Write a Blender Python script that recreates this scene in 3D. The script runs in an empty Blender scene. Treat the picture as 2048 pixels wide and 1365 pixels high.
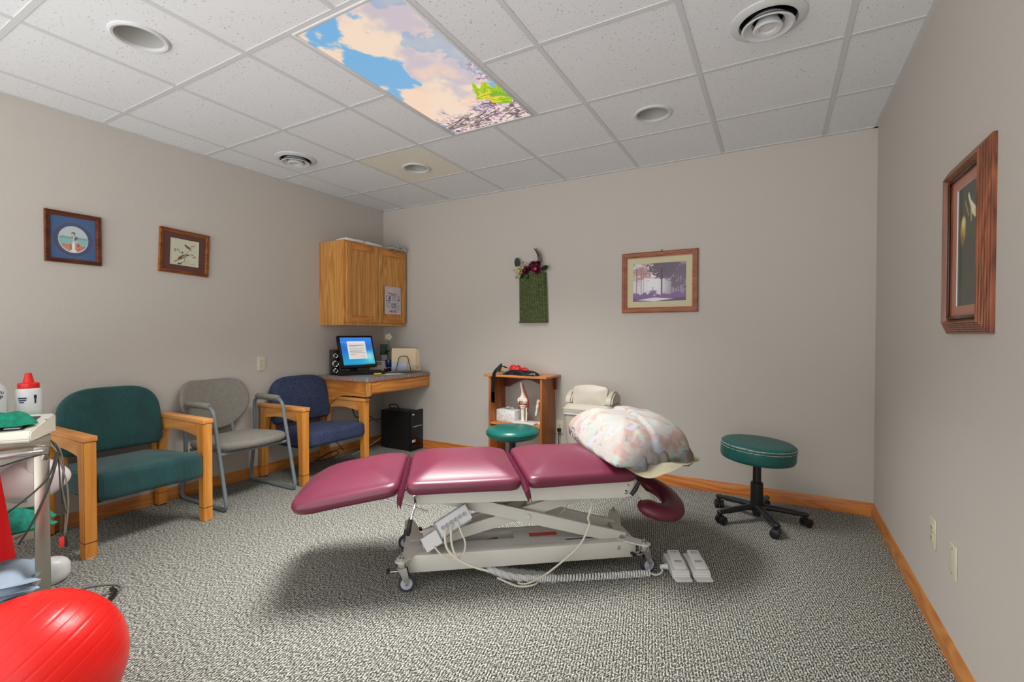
import bpy, bmesh, math, random
import numpy as np
from mathutils import Vector, Matrix
random.seed(7)
S = bpy.context.scene
PI = math.pi
def R(d): return math.radians(d)

# ------------------------------------------------------------ camera
cam = bpy.data.cameras.new('camera'); camo = bpy.data.objects.new('camera', cam)
S.collection.objects.link(camo)
cam.sensor_width = 36.0; cam.lens = 942.9/2048*36.0; cam.clip_start = .05
YAW, PITCH, ROLL = .5115, -.0143, .0015
F_ = Vector((-math.sin(YAW)*math.cos(PITCH), math.cos(YAW)*math.cos(PITCH), math.sin(PITCH)))
r_ = Vector((math.cos(YAW), math.sin(YAW), 0)); u_ = r_.cross(F_)
rr = r_*math.cos(ROLL)+u_*math.sin(ROLL); uu = -r_*math.sin(ROLL)+u_*math.cos(ROLL)
M = Matrix((rr, uu, -F_)).transposed().to_4x4(); M.translation = Vector((0, 0, 1.16))
camo.matrix_world = M
S.camera = camo

# ------------------------------------------------------------ world, lights, exposure
w = bpy.data.worlds.new('world'); S.world = w; w.use_nodes = True
w.node_tree.nodes['Background'].inputs[0].default_value = (1.0, .995, .985, 1)
w.node_tree.nodes['Background'].inputs[1].default_value = 1.0
_n, _l = w.node_tree.nodes, w.node_tree.links      # added fill through the open front, stronger from below to lift the ceiling
_tc = _n.new('ShaderNodeTexCoord'); _sx = _n.new('ShaderNodeSeparateXYZ'); _cr = _n.new('ShaderNodeMapRange')
_cr.inputs[1].default_value = -.25; _cr.inputs[2].default_value = .25; _cr.inputs[3].default_value = 3.1; _cr.inputs[4].default_value = 1.55
_l.new(_tc.outputs['Generated'], _sx.inputs[0]); _l.new(_sx.outputs[2], _cr.inputs[0]); _l.new(_cr.outputs[0], _n['Background'].inputs[1])
S.view_settings.view_transform = 'Standard'; S.view_settings.look = 'None'
S.view_settings.gamma = 1; S.view_settings.exposure = 0.06; S.view_settings.use_curve_mapping = False
def area(name, loc, sx, sy, power, col, spread=180, rot=(0, 0, 0)):
    l = bpy.data.lights.new(name, 'AREA'); l.shape = 'RECTANGLE'; l.size = sx; l.size_y = sy
    l.energy = power; l.color = col; l.spread = R(spread)
    o = bpy.data.objects.new(name, l); S.collection.objects.link(o); o.location = loc; o.rotation_euler = rot
    return o
# lamp added below the sky panel for its light; narrow spread keeps it unseen
area('panel_light', (-1.575, 1.95, 2.455), .5, 1.1, 45, (1, .985, .96), 112)

# ------------------------------------------------------------ helpers
def lin(c):
    return tuple((x/12.92 if x <= .04045 else ((x+.055)/1.055)**2.4) for x in c[:3])
def rgb(r, g, b): return lin((r/255., g/255., b/255.))
def new_mat(name):
    m = bpy.data.materials.new(name); m.use_nodes = True
    return m, m.node_tree.nodes, m.node_tree.links, m.node_tree.nodes['Principled BSDF']
def mat(name, col, rough=.5, metal=0, bump=0, bscale=200, var=0, vscale=8, coat=0, stretch=(1, 1, 1), sheen=0, alpha=1, trans=0):
    m, n, l, b = new_mat(name)
    c = rgb(*col)
    b.inputs['Base Color'].default_value = (*c, 1); b.inputs['Roughness'].default_value = rough
    b.inputs['Metallic'].default_value = metal; b.inputs['Coat Weight'].default_value = coat; b.inputs['Coat Roughness'].default_value = .42 if coat == .45 else .05
    b.inputs['Sheen Weight'].default_value = sheen; b.inputs['Alpha'].default_value = alpha
    b.inputs['Transmission Weight'].default_value = trans
    if bump or var:
        tc = n.new('ShaderNodeTexCoord'); mp = n.new('ShaderNodeMapping'); mp.inputs['Scale'].default_value = stretch
        l.new(tc.outputs['Object'], mp.inputs[0])
    if var:
        t = n.new('ShaderNodeTexNoise'); t.inputs['Scale'].default_value = vscale; t.inputs['Detail'].default_value = 5
        cr = n.new('ShaderNodeValToRGB')
        cr.color_ramp.elements[0].position = .3; cr.color_ramp.elements[1].position = .7
        cr.color_ramp.elements[0].color = (*[x*(1-var) for x in c], 1)
        cr.color_ramp.elements[1].color = (*[min(1, x*(1+var)) for x in c], 1)
        l.new(mp.outputs[0], t.inputs[0]); l.new(t.outputs[0], cr.inputs[0]); l.new(cr.outputs[0], b.inputs['Base Color'])
    if bump:
        t2 = n.new('ShaderNodeTexNoise'); t2.inputs['Scale'].default_value = bscale; t2.inputs['Detail'].default_value = 3
        bp = n.new('ShaderNodeBump'); bp.inputs['Strength'].default_value = bump; bp.inputs['Distance'].default_value = .003
        l.new(mp.outputs[0], t2.inputs[0]); l.new(t2.outputs[0], bp.inputs['Height']); l.new(bp.outputs[0], b.inputs['Normal'])
    return m
def wood(name, c1, c2, axis='z', scale=9, rough=.38, ring=3.0):
    """grain running along axis"""
    m, n, l, b = new_mat(name)
    tc = n.new('ShaderNodeTexCoord'); mp = n.new('ShaderNodeMapping')
    s = {'x': (.09, 1, 1), 'y': (1, .09, 1), 'z': (1, 1, .09)}[axis]
    mp.inputs['Scale'].default_value = s
    l.new(tc.outputs['Object'], mp.inputs[0])
    n1 = n.new('ShaderNodeTexNoise'); n1.inputs['Scale'].default_value = scale; n1.inputs['Detail'].default_value = 2
    n1.inputs['Distortion'].default_value = .6
    l.new(mp.outputs[0], n1.inputs[0])
    mul = n.new('ShaderNodeMath'); mul.operation = 'MULTIPLY'; mul.inputs[1].default_value = ring*6
    fr = n.new('ShaderNodeMath'); fr.operation = 'PINGPONG'; fr.inputs[1].default_value = 1
    l.new(n1.outputs[0], mul.inputs[0]); l.new(mul.outputs[0], fr.inputs[0])
    n2 = n.new('ShaderNodeTexNoise'); n2.inputs['Scale'].default_value = scale*22; n2.inputs['Detail'].default_value = 4
    l.new(mp.outputs[0], n2.inputs[0])
    mx = n.new('ShaderNodeMath'); mx.operation = 'MULTIPLY_ADD'; mx.inputs[1].default_value = .55
    l.new(fr.outputs[0], mx.inputs[0])
    h = n.new('ShaderNodeMath'); h.operation = 'MULTIPLY'; h.inputs[1].default_value = .5
    l.new(n2.outputs[0], h.inputs[0]); l.new(h.outputs[0], mx.inputs[2])
    cr = n.new('ShaderNodeValToRGB'); cr.color_ramp.elements[0].position = .15; cr.color_ramp.elements[1].position = .85
    cr.color_ramp.elements[0].color = (*rgb(*c1), 1); cr.color_ramp.elements[1].color = (*rgb(*c2), 1)
    l.new(mx.outputs[0], cr.inputs[0]); l.new(cr.outputs[0], b.inputs['Base Color'])
    b.inputs['Roughness'].default_value = rough
    bp = n.new('ShaderNodeBump'); bp.inputs['Strength'].default_value = .15; bp.inputs['Distance'].default_value = .002
    l.new(n2.outputs[0], bp.inputs['Height']); l.new(bp.outputs[0], b.inputs['Normal'])
    return m
def attr_mat(name, rough=.5, emit=0, coat=0, bump=0):
    m, n, l, b = new_mat(name)
    a = n.new('ShaderNodeAttribute'); a.attribute_name = 'Col'
    b.inputs['Roughness'].default_value = rough; b.inputs['Coat Weight'].default_value = coat
    if emit:
        b.inputs['Base Color'].default_value = (0, 0, 0, 1); b.inputs['Specular IOR Level'].default_value = .1
        l.new(a.outputs['Color'], b.inputs['Emission Color']); b.inputs['Emission Strength'].default_value = emit
    else: l.new(a.outputs['Color'], b.inputs['Base Color'])
    if bump:
        t2 = n.new('ShaderNodeTexNoise'); t2.inputs['Scale'].default_value = 60; t2.inputs['Detail'].default_value = 4
        bp = n.new('ShaderNodeBump'); bp.inputs['Strength'].default_value = bump; bp.inputs['Distance'].default_value = .004
        l.new(t2.outputs[0], bp.inputs['Height']); l.new(bp.outputs[0], b.inputs['Normal'])
    return m

def BM(): return bmesh.new()
def I(): return Matrix.Identity(4)
def T(x, y, z): return Matrix.Translation((x, y, z))
def RX(a): return Matrix.Rotation(R(a), 4, 'X')
def RY(a): return Matrix.Rotation(R(a), 4, 'Y')
def RZ(a): return Matrix.Rotation(R(a), 4, 'Z')
def obj(name, bm, m, parent=None, sharp=35, flat=False, kind=None):
    bmesh.ops.recalc_face_normals(bm, faces=bm.faces)
    me = bpy.data.meshes.new(name); bm.to_mesh(me); bm.free()
    ms = m if isinstance(m, (list, tuple)) else [m]
    for k in ms: me.materials.append(k)
    if not flat:
        me.polygons.foreach_set('use_smooth', [True]*len(me.polygons))
        me.set_sharp_from_angle(angle=R(sharp))
    o = bpy.data.objects.new(name, me); S.collection.objects.link(o)
    if parent: o.parent = parent
    if kind: o['kind'] = kind
    return o
def thing(name, label, cat, loc=(0, 0, 0), rz=0, group=None):
    o = bpy.data.objects.new(name, None); S.collection.objects.link(o); o.empty_display_size = .05
    o.location = loc; o.rotation_euler = (0, 0, R(rz)); o['label'] = label; o['category'] = cat
    if group: o['group'] = group
    return o
def tag(o, label, cat, group=None):
    o['label'] = label; o['category'] = cat
    if group: o['group'] = group
    return o
def merge(bm, src, mtx=None, mi=0):
    if mtx is not None: src.transform(mtx)
    me = bpy.data.meshes.new('t'); 
    for f in src.faces: f.material_index = mi if mi else f.material_index
    src.to_mesh(me); src.free(); bm.from_mesh(me); bpy.data.meshes.remove(me)
    return bm
def box(bm, c, s, m=None, bev=0, seg=2, mi=0):
    """box of centre c, full size s, then matrix m"""
    b = bmesh.new(); bmesh.ops.create_cube(b, size=1)
    for v in b.verts: v.co = Vector((v.co.x*s[0], v.co.y*s[1], v.co.z*s[2]))
    if bev: bmesh.ops.bevel(b, geom=b.edges[:], offset=min(bev, min(s)*.49), segments=seg, profile=.5, affect='EDGES')
    b.transform(T(*c))
    return merge(bm, b, m, mi)
def bx(bm, x0, x1, y0, y1, z0, z1, m=None, bev=0, seg=2, mi=0):
    return box(bm, ((x0+x1)/2, (y0+y1)/2, (z0+z1)/2), (abs(x1-x0), abs(y1-y0), abs(z1-z0)), m, bev, seg, mi)
def lathe(bm, prof, n=40, m=None, caps=True, mi=0):
    b = bmesh.new(); rings = []
    for r, z in prof:
        if r < 1e-6: rings.append([b.verts.new((0, 0, z))])
        else: rings.append([b.verts.new((r*math.cos(2*PI*i/n), r*math.sin(2*PI*i/n), z)) for i in range(n)])
    for a, c in zip(rings, rings[1:]):
        for i in range(n):
            j = (i+1) % n
            if len(a) == 1 and len(c) == 1: continue
            if len(a) == 1: b.faces.new((a[0], c[i], c[j]))
            elif len(c) == 1: b.faces.new((a[i], a[j], c[0]))
            else: b.faces.new((a[i], a[j], c[j], c[i]))
    if caps:
        if len(rings[0]) > 1: b.faces.new(rings[0][::-1])
        if len(rings[-1]) > 1: b.faces.new(rings[-1])
    return merge(bm, b, m, mi)
def cyl(bm, p0, p1, r0, r1=None, n=20, mi=0):
    p0 = Vector(p0); p1 = Vector(p1); d = p1-p0
    q = d.to_track_quat('Z', 'Y').to_matrix().to_4x4(); q.translation = p0
    return lathe(bm, [(r0, 0), (r1 if r1 is not None else r0, d.length)], n, q, mi=mi)
def cat(pts, k=8, closed=False):
    P = [Vector(p) for p in pts]; out = []; n = len(P)
    rng = range(n) if closed else range(n-1)
    for i in rng:
        p0 = P[(i-1) % n] if (closed or i > 0) else P[0]*2-P[1]
        p1 = P[i]; p2 = P[(i+1) % n]; p3 = P[(i+2) % n] if (closed or i+2 < n) else P[-1]*2-P[-2]
        for j in range(k):
            t = j/k
            out.append(.5*((2*p1)+(-p0+p2)*t+(2*p0-5*p1+4*p2-p3)*t*t+(-p0+3*p1-3*p2+p3)*t**3))
    if not closed: out.append(P[-1])
    return out
def bend(pts, r, k=6):
    """polyline with rounded corners"""
    P = [Vector(p) for p in pts]; out = [P[0]]
    for i in range(1, len(P)-1):
        a = (P[i-1]-P[i]); c = (P[i+1]-P[i]); q = min(r, a.length*.49, c.length*.49)
        s = P[i]+a.normalized()*q; e = P[i]+c.normalized()*q
        for j in range(k+1):
            t = j/k; out.append(s*(1-t)**2+P[i]*2*t*(1-t)+e*t*t)
    out.append(P[-1]); return out
def tube(bm, pts, r, n=10, closed=False, mi=0, sy=1.0, m=None):
    b = bmesh.new(); P = [Vector(p) for p in pts]; N = len(P); rings = []
    rs = r if isinstance(r, (list, tuple)) else [r]*N
    up = None
    for i in range(N):
        if closed: t = P[(i+1) % N]-P[i-1]
        else: t = P[min(i+1, N-1)]-P[max(i-1, 0)]
        if t.length < 1e-9: t = Vector((0, 0, 1))
        t.normalize()
        if up is None: up = Vector((0, 0, 1)) if abs(t.z) < .9 else Vector((1, 0, 0))
        sx = t.cross(up)
        if sx.length < 1e-6: sx = t.cross(Vector((0, 1, 0)))
        sx.normalize(); up = sx.cross(t).normalized()
        rings.append([b.verts.new(P[i]+(sx*math.cos(2*PI*k/n)+up*math.sin(2*PI*k/n)*sy)*rs[i]) for k in range(n)])
    M_ = N if closed else N-1
    for i in range(M_):
        a = rings[i]; c = rings[(i+1) % N]
        for k in range(n): b.faces.new((a[k], a[(k+1) % n], c[(k+1) % n], c[k]))
    if not closed: b.faces.new(rings[0][::-1]); b.faces.new(rings[-1])
    return merge(bm, b, m, mi)
def prism(bm, pts, h, m=None, bev=0, mi=0):
    """polygon in XY extruded by h in Z"""
    b = bmesh.new(); vs = [b.verts.new((p[0], p[1], 0)) for p in pts]; f = b.faces.new(vs)
    g = bmesh.ops.extrude_face_region(b, geom=[f])
    for v in g['geom']:
        if isinstance(v, bmesh.types.BMVert): v.co.z += h
    if bev:
        bmesh.ops.recalc_face_normals(b, faces=b.faces)
        bmesh.ops.bevel(b, geom=[e for e in b.edges if e.calc_face_angle(0) > .5], offset=bev, segments=2, affect='EDGES')
    return merge(bm, b, m, mi)
def rpoly(pts, rad, k=8, N=0):
    P = [Vector((p[0], p[1])) for p in pts]; n = len(P); out = []
    rad = rad if isinstance(rad, (list, tuple)) else [rad]*n
    for i in range(n):
        a = P[i-1]-P[i]; c = P[(i+1) % n]-P[i]; q = min(rad[i], a.length*.49, c.length*.49)
        s = P[i]+a.normalized()*q; e = P[i]+c.normalized()*q
        for j in range(k+1):
            t = j/k; out.append(s*(1-t)**2+P[i]*2*t*(1-t)+e*t*t)
    if N:
        L = [0]; m = len(out)
        for i in range(m): L.append(L[-1]+(out[(i+1) % m]-out[i]).length)
        res = []
        for q in range(N):
            d = L[-1]*q/N; i = max(j for j in range(m) if L[j] <= d+1e-12)
            seg = L[i+1]-L[i]; t = (d-L[i])/seg if seg > 0 else 0
            res.append(out[i].lerp(out[(i+1) % m], t))
        out = res
    return out
def puff(bm, outline, h, r, crown=0, crownb=0, fn=None, m=None, seg=5, fill=9, mi=0, top_pow=2.2):
    """upholstered pad: outline in XY, thickness h, rounded edge r, crowned top"""
    b = bmesh.new(); n = len(outline)
    c = sum((Vector(p) for p in outline), Vector((0, 0)))/n
    rad = [(Vector(p)-c).length for p in outline]
    rmin = min(rad)
    rings = []
    def ring(ins, s, z):
        vs = []
        for p, d in zip(outline, rad):
            q = c+(Vector(p)-c)*(s*max(0, d-ins*min(1, d/rmin))/d)
            co = Vector((q.x, q.y, z)); vs.append(b.verts.new(fn(co) if fn else co))
        rings.append(vs)
    for i in range(fill):
        s = (i+.15)/fill
        if s < 1: ring(r, s, -crownb*(1-s**top_pow))
    for i in range(seg+1):
        a = PI/2*i/seg; ring(r*(1-math.sin(a)), 1, r*(1-math.cos(a)))
    for i in range(seg+1):
        a = PI/2*i/seg; ring(r*(1-math.cos(a)), 1, h-r+r*math.sin(a))
    for i in range(fill-1, -1, -1):
        s = (i+.15)/fill; ring(r, s, h+crown*(1-s**top_pow))
    for A_, B_ in zip(rings, rings[1:]):
        for i in range(n):
            j = (i+1) % n; b.faces.new((A_[i], A_[j], B_[j], B_[i]))
    b.faces.new(rings[0][::-1]); b.faces.new(rings[-1])
    return merge(bm, b, m, mi)
def text(name, s, size, m, mtx, parent=None, ext=.0004, align='LEFT'):
    cu = bpy.data.curves.new('txt', 'FONT'); cu.body = s; cu.size = size; cu.extrude = ext; cu.align_x = align
    o = bpy.data.objects.new('txt', cu); S.collection.objects.link(o)
    dg = bpy.context.evaluated_depsgraph_get(); me = bpy.data.meshes.new_from_object(o.evaluated_get(dg))
    bpy.data.objects.remove(o); bm = bmesh.new(); bm.from_mesh(me); bm.transform(mtx)
    return obj(name, bm, m, parent, flat=True)
# --- painting helpers (colours per vertex on one grid)
def vn(u, v, sx, sy, seed=0):
    rg = np.random.RandomState(seed); G = rg.rand(64, 64)
    x = u*sx; y = v*sy; xi = np.floor(x).astype(int); yi = np.floor(y).astype(int)
    fx = x-xi; fy = y-yi; fx = fx*fx*(3-2*fx); fy = fy*fy*(3-2*fy)
    g = lambda a, b_: G[a % 64, b_ % 64]
    return (g(xi, yi)*(1-fx)+g(xi+1, yi)*fx)*(1-fy)+(g(xi, yi+1)*(1-fx)+g(xi+1, yi+1)*fx)*fy
def fbm(u, v, sx, sy, seed=0, o=4):
    a = 0; t = 0
    for i in range(o): a = a+vn(u, v, sx*2**i, sy*2**i, seed+i)*.5**i; t += .5**i
    return a/t
def ss(x, a, b): t = np.clip((x-a)/(b-a), 0, 1); return t*t*(3-2*t)
class Art:
    """image plane coords: u to the right 0..1, v up 0..1; aspect = w/h"""
    def __init__(s, nx, ny, base):
        s.u, s.v = np.meshgrid(np.linspace(0, 1, nx), np.linspace(0, 1, ny)); s.nx, s.ny = nx, ny
        s.c = np.zeros((ny, nx, 3))+np.array(base)/255.
    def put(s, mask, col):
        m = np.clip(mask, 0, 1)[..., None]; s.c = s.c*(1-m)+np.array(col)/255.*m
    def ell(s, cx, cy, rx, ry, col, soft=.15, a=1, rot=0):
        x = s.u-cx; y = s.v-cy; cr, sr = math.cos(rot), math.sin(rot); X = x*cr+y*sr; Y = -x*sr+y*cr
        s.put(a*(1-ss(np.sqrt((X/rx)**2+(Y/ry)**2), 1-soft, 1+soft)), col)
    def line(s, p, q, wd, col, a=1):
        px, py = p; qx, qy = q; dx, dy = qx-px, qy-py; L = dx*dx+dy*dy+1e-12
        t = np.clip(((s.u-px)*dx+(s.v-py)*dy)/L, 0, 1)
        d = np.hypot(s.u-px-t*dx, s.v-py-t*dy); s.put(a*(1-ss(d, wd*.6, wd*1.2)), col)
    def rect(s, x0, x1, y0, y1, col, a=1): s.put(((s.u > x0) & (s.u < x1) & (s.v > y0) & (s.v < y1))*a, col)
    def mesh(s, name, w, h, m, parent=None, mtx=None):
        """grid in local XZ, centred, facing -Y"""
        nx, ny = s.nx, s.ny
        co = np.stack([(s.u-.5)*w, np.zeros_like(s.u), (s.v-.5)*h], -1).reshape(-1, 3)
        i = np.arange(nx-1)[None, :]+np.arange(ny-1)[:, None]*nx
        f = np.stack([i, i+1, i+1+nx, i+nx], -1).reshape(-1, 4)
        me = bpy.data.meshes.new(name); me.from_pydata(co.tolist(), [], f.tolist())
        c = np.clip(s.c, 0, 1).reshape(-1, 3); c = np.where(c <= .04045, c/12.92, ((c+.055)/1.055)**2.4)
        a = me.color_attributes.new('Col', 'FLOAT_COLOR', 'POINT')
        a.data.foreach_set('color', np.concatenate([c, np.ones((len(c), 1))], 1).ravel())
        if mtx is not None: me.transform(mtx)
        me.materials.append(m); o = bpy.data.objects.new(name, me); S.collection.objects.link(o)
        if parent: o.parent = parent
        return o

# ------------------------------------------------------------ room constants
XL, XR, YB, YF, ZC = -3.686, .548, 3.745, -.5, 2.473
TS, GX, GY = .6096, -2.179, 2.550      # tile size and a grid crossing

# ------------------------------------------------------------ materials
def wall_mat():
    m, n, l, b = new_mat('wall_paint')
    b.inputs['Base Color'].default_value = (*rgb(191, 185, 177), 1); b.inputs['Roughness'].default_value = .85
    tc = n.new('ShaderNodeTexCoord'); t = n.new('ShaderNodeTexNoise'); t.inputs['Scale'].default_value = 130; t.inputs['Detail'].default_value = 3
    bp = n.new('ShaderNodeBump'); bp.inputs['Strength'].default_value = .25; bp.inputs['Distance'].default_value = .003
    l.new(tc.outputs['Object'], t.inputs[0]); l.new(t.outputs[0], bp.inputs['Height']); l.new(bp.outputs[0], b.inputs['Normal'])
    return m
def carpet_mat():
    m, n, l, b = new_mat('carpet')
    b.inputs['Roughness'].default_value = .95; b.inputs['Specular IOR Level'].default_value = .1
    tc = n.new('ShaderNodeTexCoord'); mp = n.new('ShaderNodeMapping')
    mp.inputs['Rotation'].default_value = (0, 0, R(-27)); mp.inputs['Scale'].default_value = (1, .45, 1)
    l.new(tc.outputs['Object'], mp.inputs[0])
    t = n.new('ShaderNodeTexNoise'); t.inputs['Scale'].default_value = 215; t.inputs['Detail'].default_value = 3; t.inputs['Roughness'].default_value = .7
    l.new(mp.outputs[0], t.inputs[0])
    cr = n.new('ShaderNodeValToRGB'); e = cr.color_ramp.elements
    e[0].position = .40; e[0].color = (*rgb(40, 40, 37), 1); e[1].position = .60; e[1].color = (*rgb(204, 203, 193), 1)
    k = cr.color_ramp.elements.new(.47); k.color = (*rgb(88, 88, 83), 1)
    k = cr.color_ramp.elements.new(.53); k.color = (*rgb(137, 137, 130), 1)
    wv = n.new('ShaderNodeTexWave'); wv.bands_direction = 'X'; wv.inputs['Scale'].default_value = 31; wv.inputs['Distortion'].default_value = 1.2; wv.inputs['Detail Scale'].default_value = 3
    l.new(mp.outputs[0], wv.inputs[0])
    ma = n.new('ShaderNodeMath'); ma.operation = 'MULTIPLY_ADD'; ma.inputs[1].default_value = .09; l.new(wv.outputs['Fac'], ma.inputs[0])
    sb_ = n.new('ShaderNodeMath'); sb_.operation = 'SUBTRACT'; sb_.inputs[1].default_value = .045; l.new(t.outputs[0], sb_.inputs[0]); l.new(sb_.outputs[0], ma.inputs[2])
    l.new(ma.outputs[0], cr.inputs[0]); l.new(cr.outputs[0], b.inputs['Base Color'])
    bp = n.new('ShaderNodeBump'); bp.inputs['Strength'].default_value = .45; bp.inputs['Distance'].default_value = .003
    l.new(t.outputs[0], bp.inputs['Height']); l.new(bp.outputs[0], b.inputs['Normal'])
    return m
def tile_mat(name, col, speck=.9):
    m, n, l, b = new_mat(name); b.inputs['Roughness'].default_value = .9
    tc = n.new('ShaderNodeTexCoord'); mp = n.new('ShaderNodeMapping'); mp.inputs['Scale'].default_value = (1, .6, 1)
    mp.inputs['Rotation'].default_value = (0, 0, .5)
    l.new(tc.outputs['Object'], mp.inputs[0])
    t = n.new('ShaderNodeTexNoise'); t.inputs['Scale'].default_value = 150; t.inputs['Detail'].default_value = 1.5
    t2 = n.new('ShaderNodeTexNoise'); t2.inputs['Scale'].default_value = 60; t2.inputs['Detail'].default_value = 2
    l.new(mp.outputs[0], t.inputs[0]); l.new(mp.outputs[0], t2.inputs[0])
    cr = n.new('ShaderNodeValToRGB'); e = cr.color_ramp.elements
    e[0].position = .25; e[0].color = (*rgb(120, 118, 112), 1); e[1].position = .33; e[1].color = (*rgb(*col), 1)
    l.new(t.outputs[0], cr.inputs[0]); l.new(cr.outputs[0], b.inputs['Base Color'])
    bp = n.new('ShaderNodeBump'); bp.inputs['Strength'].default_value = .2; bp.inputs['Distance'].default_value = .002
    l.new(t2.outputs[0], bp.inputs['Height']); l.new(bp.outputs[0], b.inputs['Normal'])
    return m
def fabric_rib(name, c1, c2, axis=1, sc=260):
    m, n, l, b = new_mat(name); b.inputs['Roughness'].default_value = .9; b.inputs['Sheen Weight'].default_value = .15
    tc = n.new('ShaderNodeTexCoord'); wv = n.new('ShaderNodeTexWave'); wv.bands_direction = 'XYZ'[axis]; wv.inputs['Scale'].default_value = sc/6.28
    t = n.new('ShaderNodeTexNoise'); t.inputs['Scale'].default_value = 6
    l.new(tc.outputs['Object'], wv.inputs[0]); l.new(tc.outputs['Object'], t.inputs[0])
    ad = n.new('ShaderNodeMath'); ad.operation = 'MULTIPLY_ADD'; ad.inputs[1].default_value = .5
    l.new(wv.outputs['Fac'], ad.inputs[0]); l.new(t.outputs[0], ad.inputs[2])
    cr = n.new('ShaderNodeValToRGB'); cr.color_ramp.elements[0].color = (*rgb(*c1), 1); cr.color_ramp.elements[1].color = (*rgb(*c2), 1)
    cr.color_ramp.elements[0].position = .3
    l.new(ad.outputs[0], cr.inputs[0]); l.new(cr.outputs[0], b.inputs['Base Color'])
    bp = n.new('ShaderNodeBump'); bp.inputs['Strength'].default_value = .5; bp.inputs['Distance'].default_value = .002
    l.new(wv.outputs['Fac'], bp.inputs['Height']); l.new(bp.outputs[0], b.inputs['Normal'])
    return m
def fabric_squiggle(name, c1, c2):
    m, n, l, b = new_mat(name); b.inputs['Roughness'].default_value = .85
    tc = n.new('ShaderNodeTexCoord'); t = n.new('ShaderNodeTexNoise'); t.inputs['Scale'].default_value = 28; t.inputs['Distortion'].default_value = 1.8
    l.new(tc.outputs['Object'], t.inputs[0])
    mu = n.new('ShaderNodeMath'); mu.operation = 'MULTIPLY'; mu.inputs[1].default_value = 9
    pp = n.new('ShaderNodeMath'); pp.operation = 'PINGPONG'; pp.inputs[1].default_value = 1
    l.new(t.outputs[0], mu.inputs[0]); l.new(mu.outputs[0], pp.inputs[0])
    cr = n.new('ShaderNodeValToRGB'); cr.color_ramp.elements[0].color = (*rgb(*c1), 1); cr.color_ramp.elements[1].color = (*rgb(*c2), 1)
    l.new(pp.outputs[0], cr.inputs[0]); l.new(cr.outputs[0], b.inputs['Base Color'])
    bp = n.new('ShaderNodeBump'); bp.inputs['Strength'].default_value = .35; bp.inputs['Distance'].default_value = .003
    l.new(pp.outputs[0], bp.inputs['Height']); l.new(bp.outputs[0], b.inputs['Normal'])
    return m
def blotch(name, base, cols, sc=9, rough=.8, bump=.25):
    """printed cloth: pale ground with soft coloured patches"""
    m, n, l, b = new_mat(name); b.inputs['Roughness'].default_value = rough
    tc = n.new('ShaderNodeTexCoord'); prev = None
    for i, (c, th, s_) in enumerate(cols):
        mp = n.new('ShaderNodeMapping'); mp.inputs['Location'].default_value = (i*7.3, i*3.1, i*1.7)
        l.new(tc.outputs['Object'], mp.inputs[0])
        t = n.new('ShaderNodeTexNoise'); t.inputs['Scale'].default_value = sc*s_; t.inputs['Detail'].default_value = 4; t.inputs['Distortion'].default_value = 1.2
        l.new(mp.outputs[0], t.inputs[0])
        r = n.new('ShaderNodeMapRange'); r.inputs[1].default_value = th; r.inputs[2].default_value = th+.07
        l.new(t.outputs[0], r.inputs[0])
        mx = n.new('ShaderNodeMix'); mx.data_type = 'RGBA'
        l.new(r.outputs[0], mx.inputs[0])
        if prev is None: mx.inputs[6].default_value = (*rgb(*base), 1)
        else: l.new(prev, mx.inputs[6])
        mx.inputs[7].default_value = (*rgb(*c), 1); prev = mx.outputs[2]
    l.new(prev, b.inputs['Base Color'])
    t = n.new('ShaderNodeTexNoise'); t.inputs['Scale'].default_value = 25; t.inputs['Detail'].default_value = 4; l.new(tc.outputs['Object'], t.inputs[0])
    bp = n.new('ShaderNodeBump'); bp.inputs['Strength'].default_value = bump; bp.inputs['Distance'].default_value = .01
    l.new(t.outputs[0], bp.inputs['Height']); l.new(bp.outputs[0], b.inputs['Normal'])
    return m

M_wall = wall_mat(); M_carpet = carpet_mat(); M_tile = tile_mat('ceiling_tile_white', (224, 226, 228))
M_tile2 = tile_mat('ceiling_tile_old', (226, 222, 208)); M_grid = mat('ceiling_grid_paint', (204, 205, 206), .85)
M_oak_y = wood('oak_y', (176, 102, 38), (216, 146, 70), 'y'); M_oak_x = wood('oak_x', (176, 102, 38), (216, 146, 70), 'x')
M_oak_z = wood('oak_z', (172, 112, 48), (218, 160, 88), 'z', 6, .36, 4)
M_base_y = wood('base_y', (168, 98, 40), (205, 138, 68), 'y'); M_base_x = wood('base_x', (178, 92, 32), (214, 136, 62), 'x')
M_chw_z = wood('chairwood_z', (196, 122, 46), (226, 158, 74), 'z', 7, .35, 1.5); M_chw_x = wood('chairwood_x', (196, 126, 60), (224, 162, 92), 'x', 7, .35, 1.5)
M_pine_z = wood('pine_z', (138, 74, 26), (178, 104, 42), 'z', 7, .4, 2); M_pine_x = wood('pine_x', (168, 100, 44), (206, 142, 80), 'x', 7, .35, 2)
M_pine_dark = mat('pine_dark', (96, 42, 24), .4, var=.2, vscale=20)
M_white = mat('white_enamel', (212, 210, 202), .32, var=.03, vscale=5)
M_whiteplastic = mat('white_plastic', (214, 214, 212), .35)
M_cream = mat('cream_plastic', (206, 203, 180), .4)
M_beigebin = mat('beige_plastic', (184, 176, 160), .42, bump=.1, bscale=300)
M_vinyl = mat('maroon_vinyl', (104, 30, 56), .36, coat=.45, bump=.08, bscale=260, var=.08, vscale=4)
M_vinyl2 = mat('dark_maroon_vinyl', (96, 30, 46), .4, bump=.12, bscale=260)
M_black = mat('black_plastic', (22, 22, 24), .38); M_blackgloss = mat('black_gloss', (14, 15, 18), .22)
M_blackcloth = mat('black_cloth', (16, 17, 19), .7, bump=.3, bscale=120)
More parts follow.
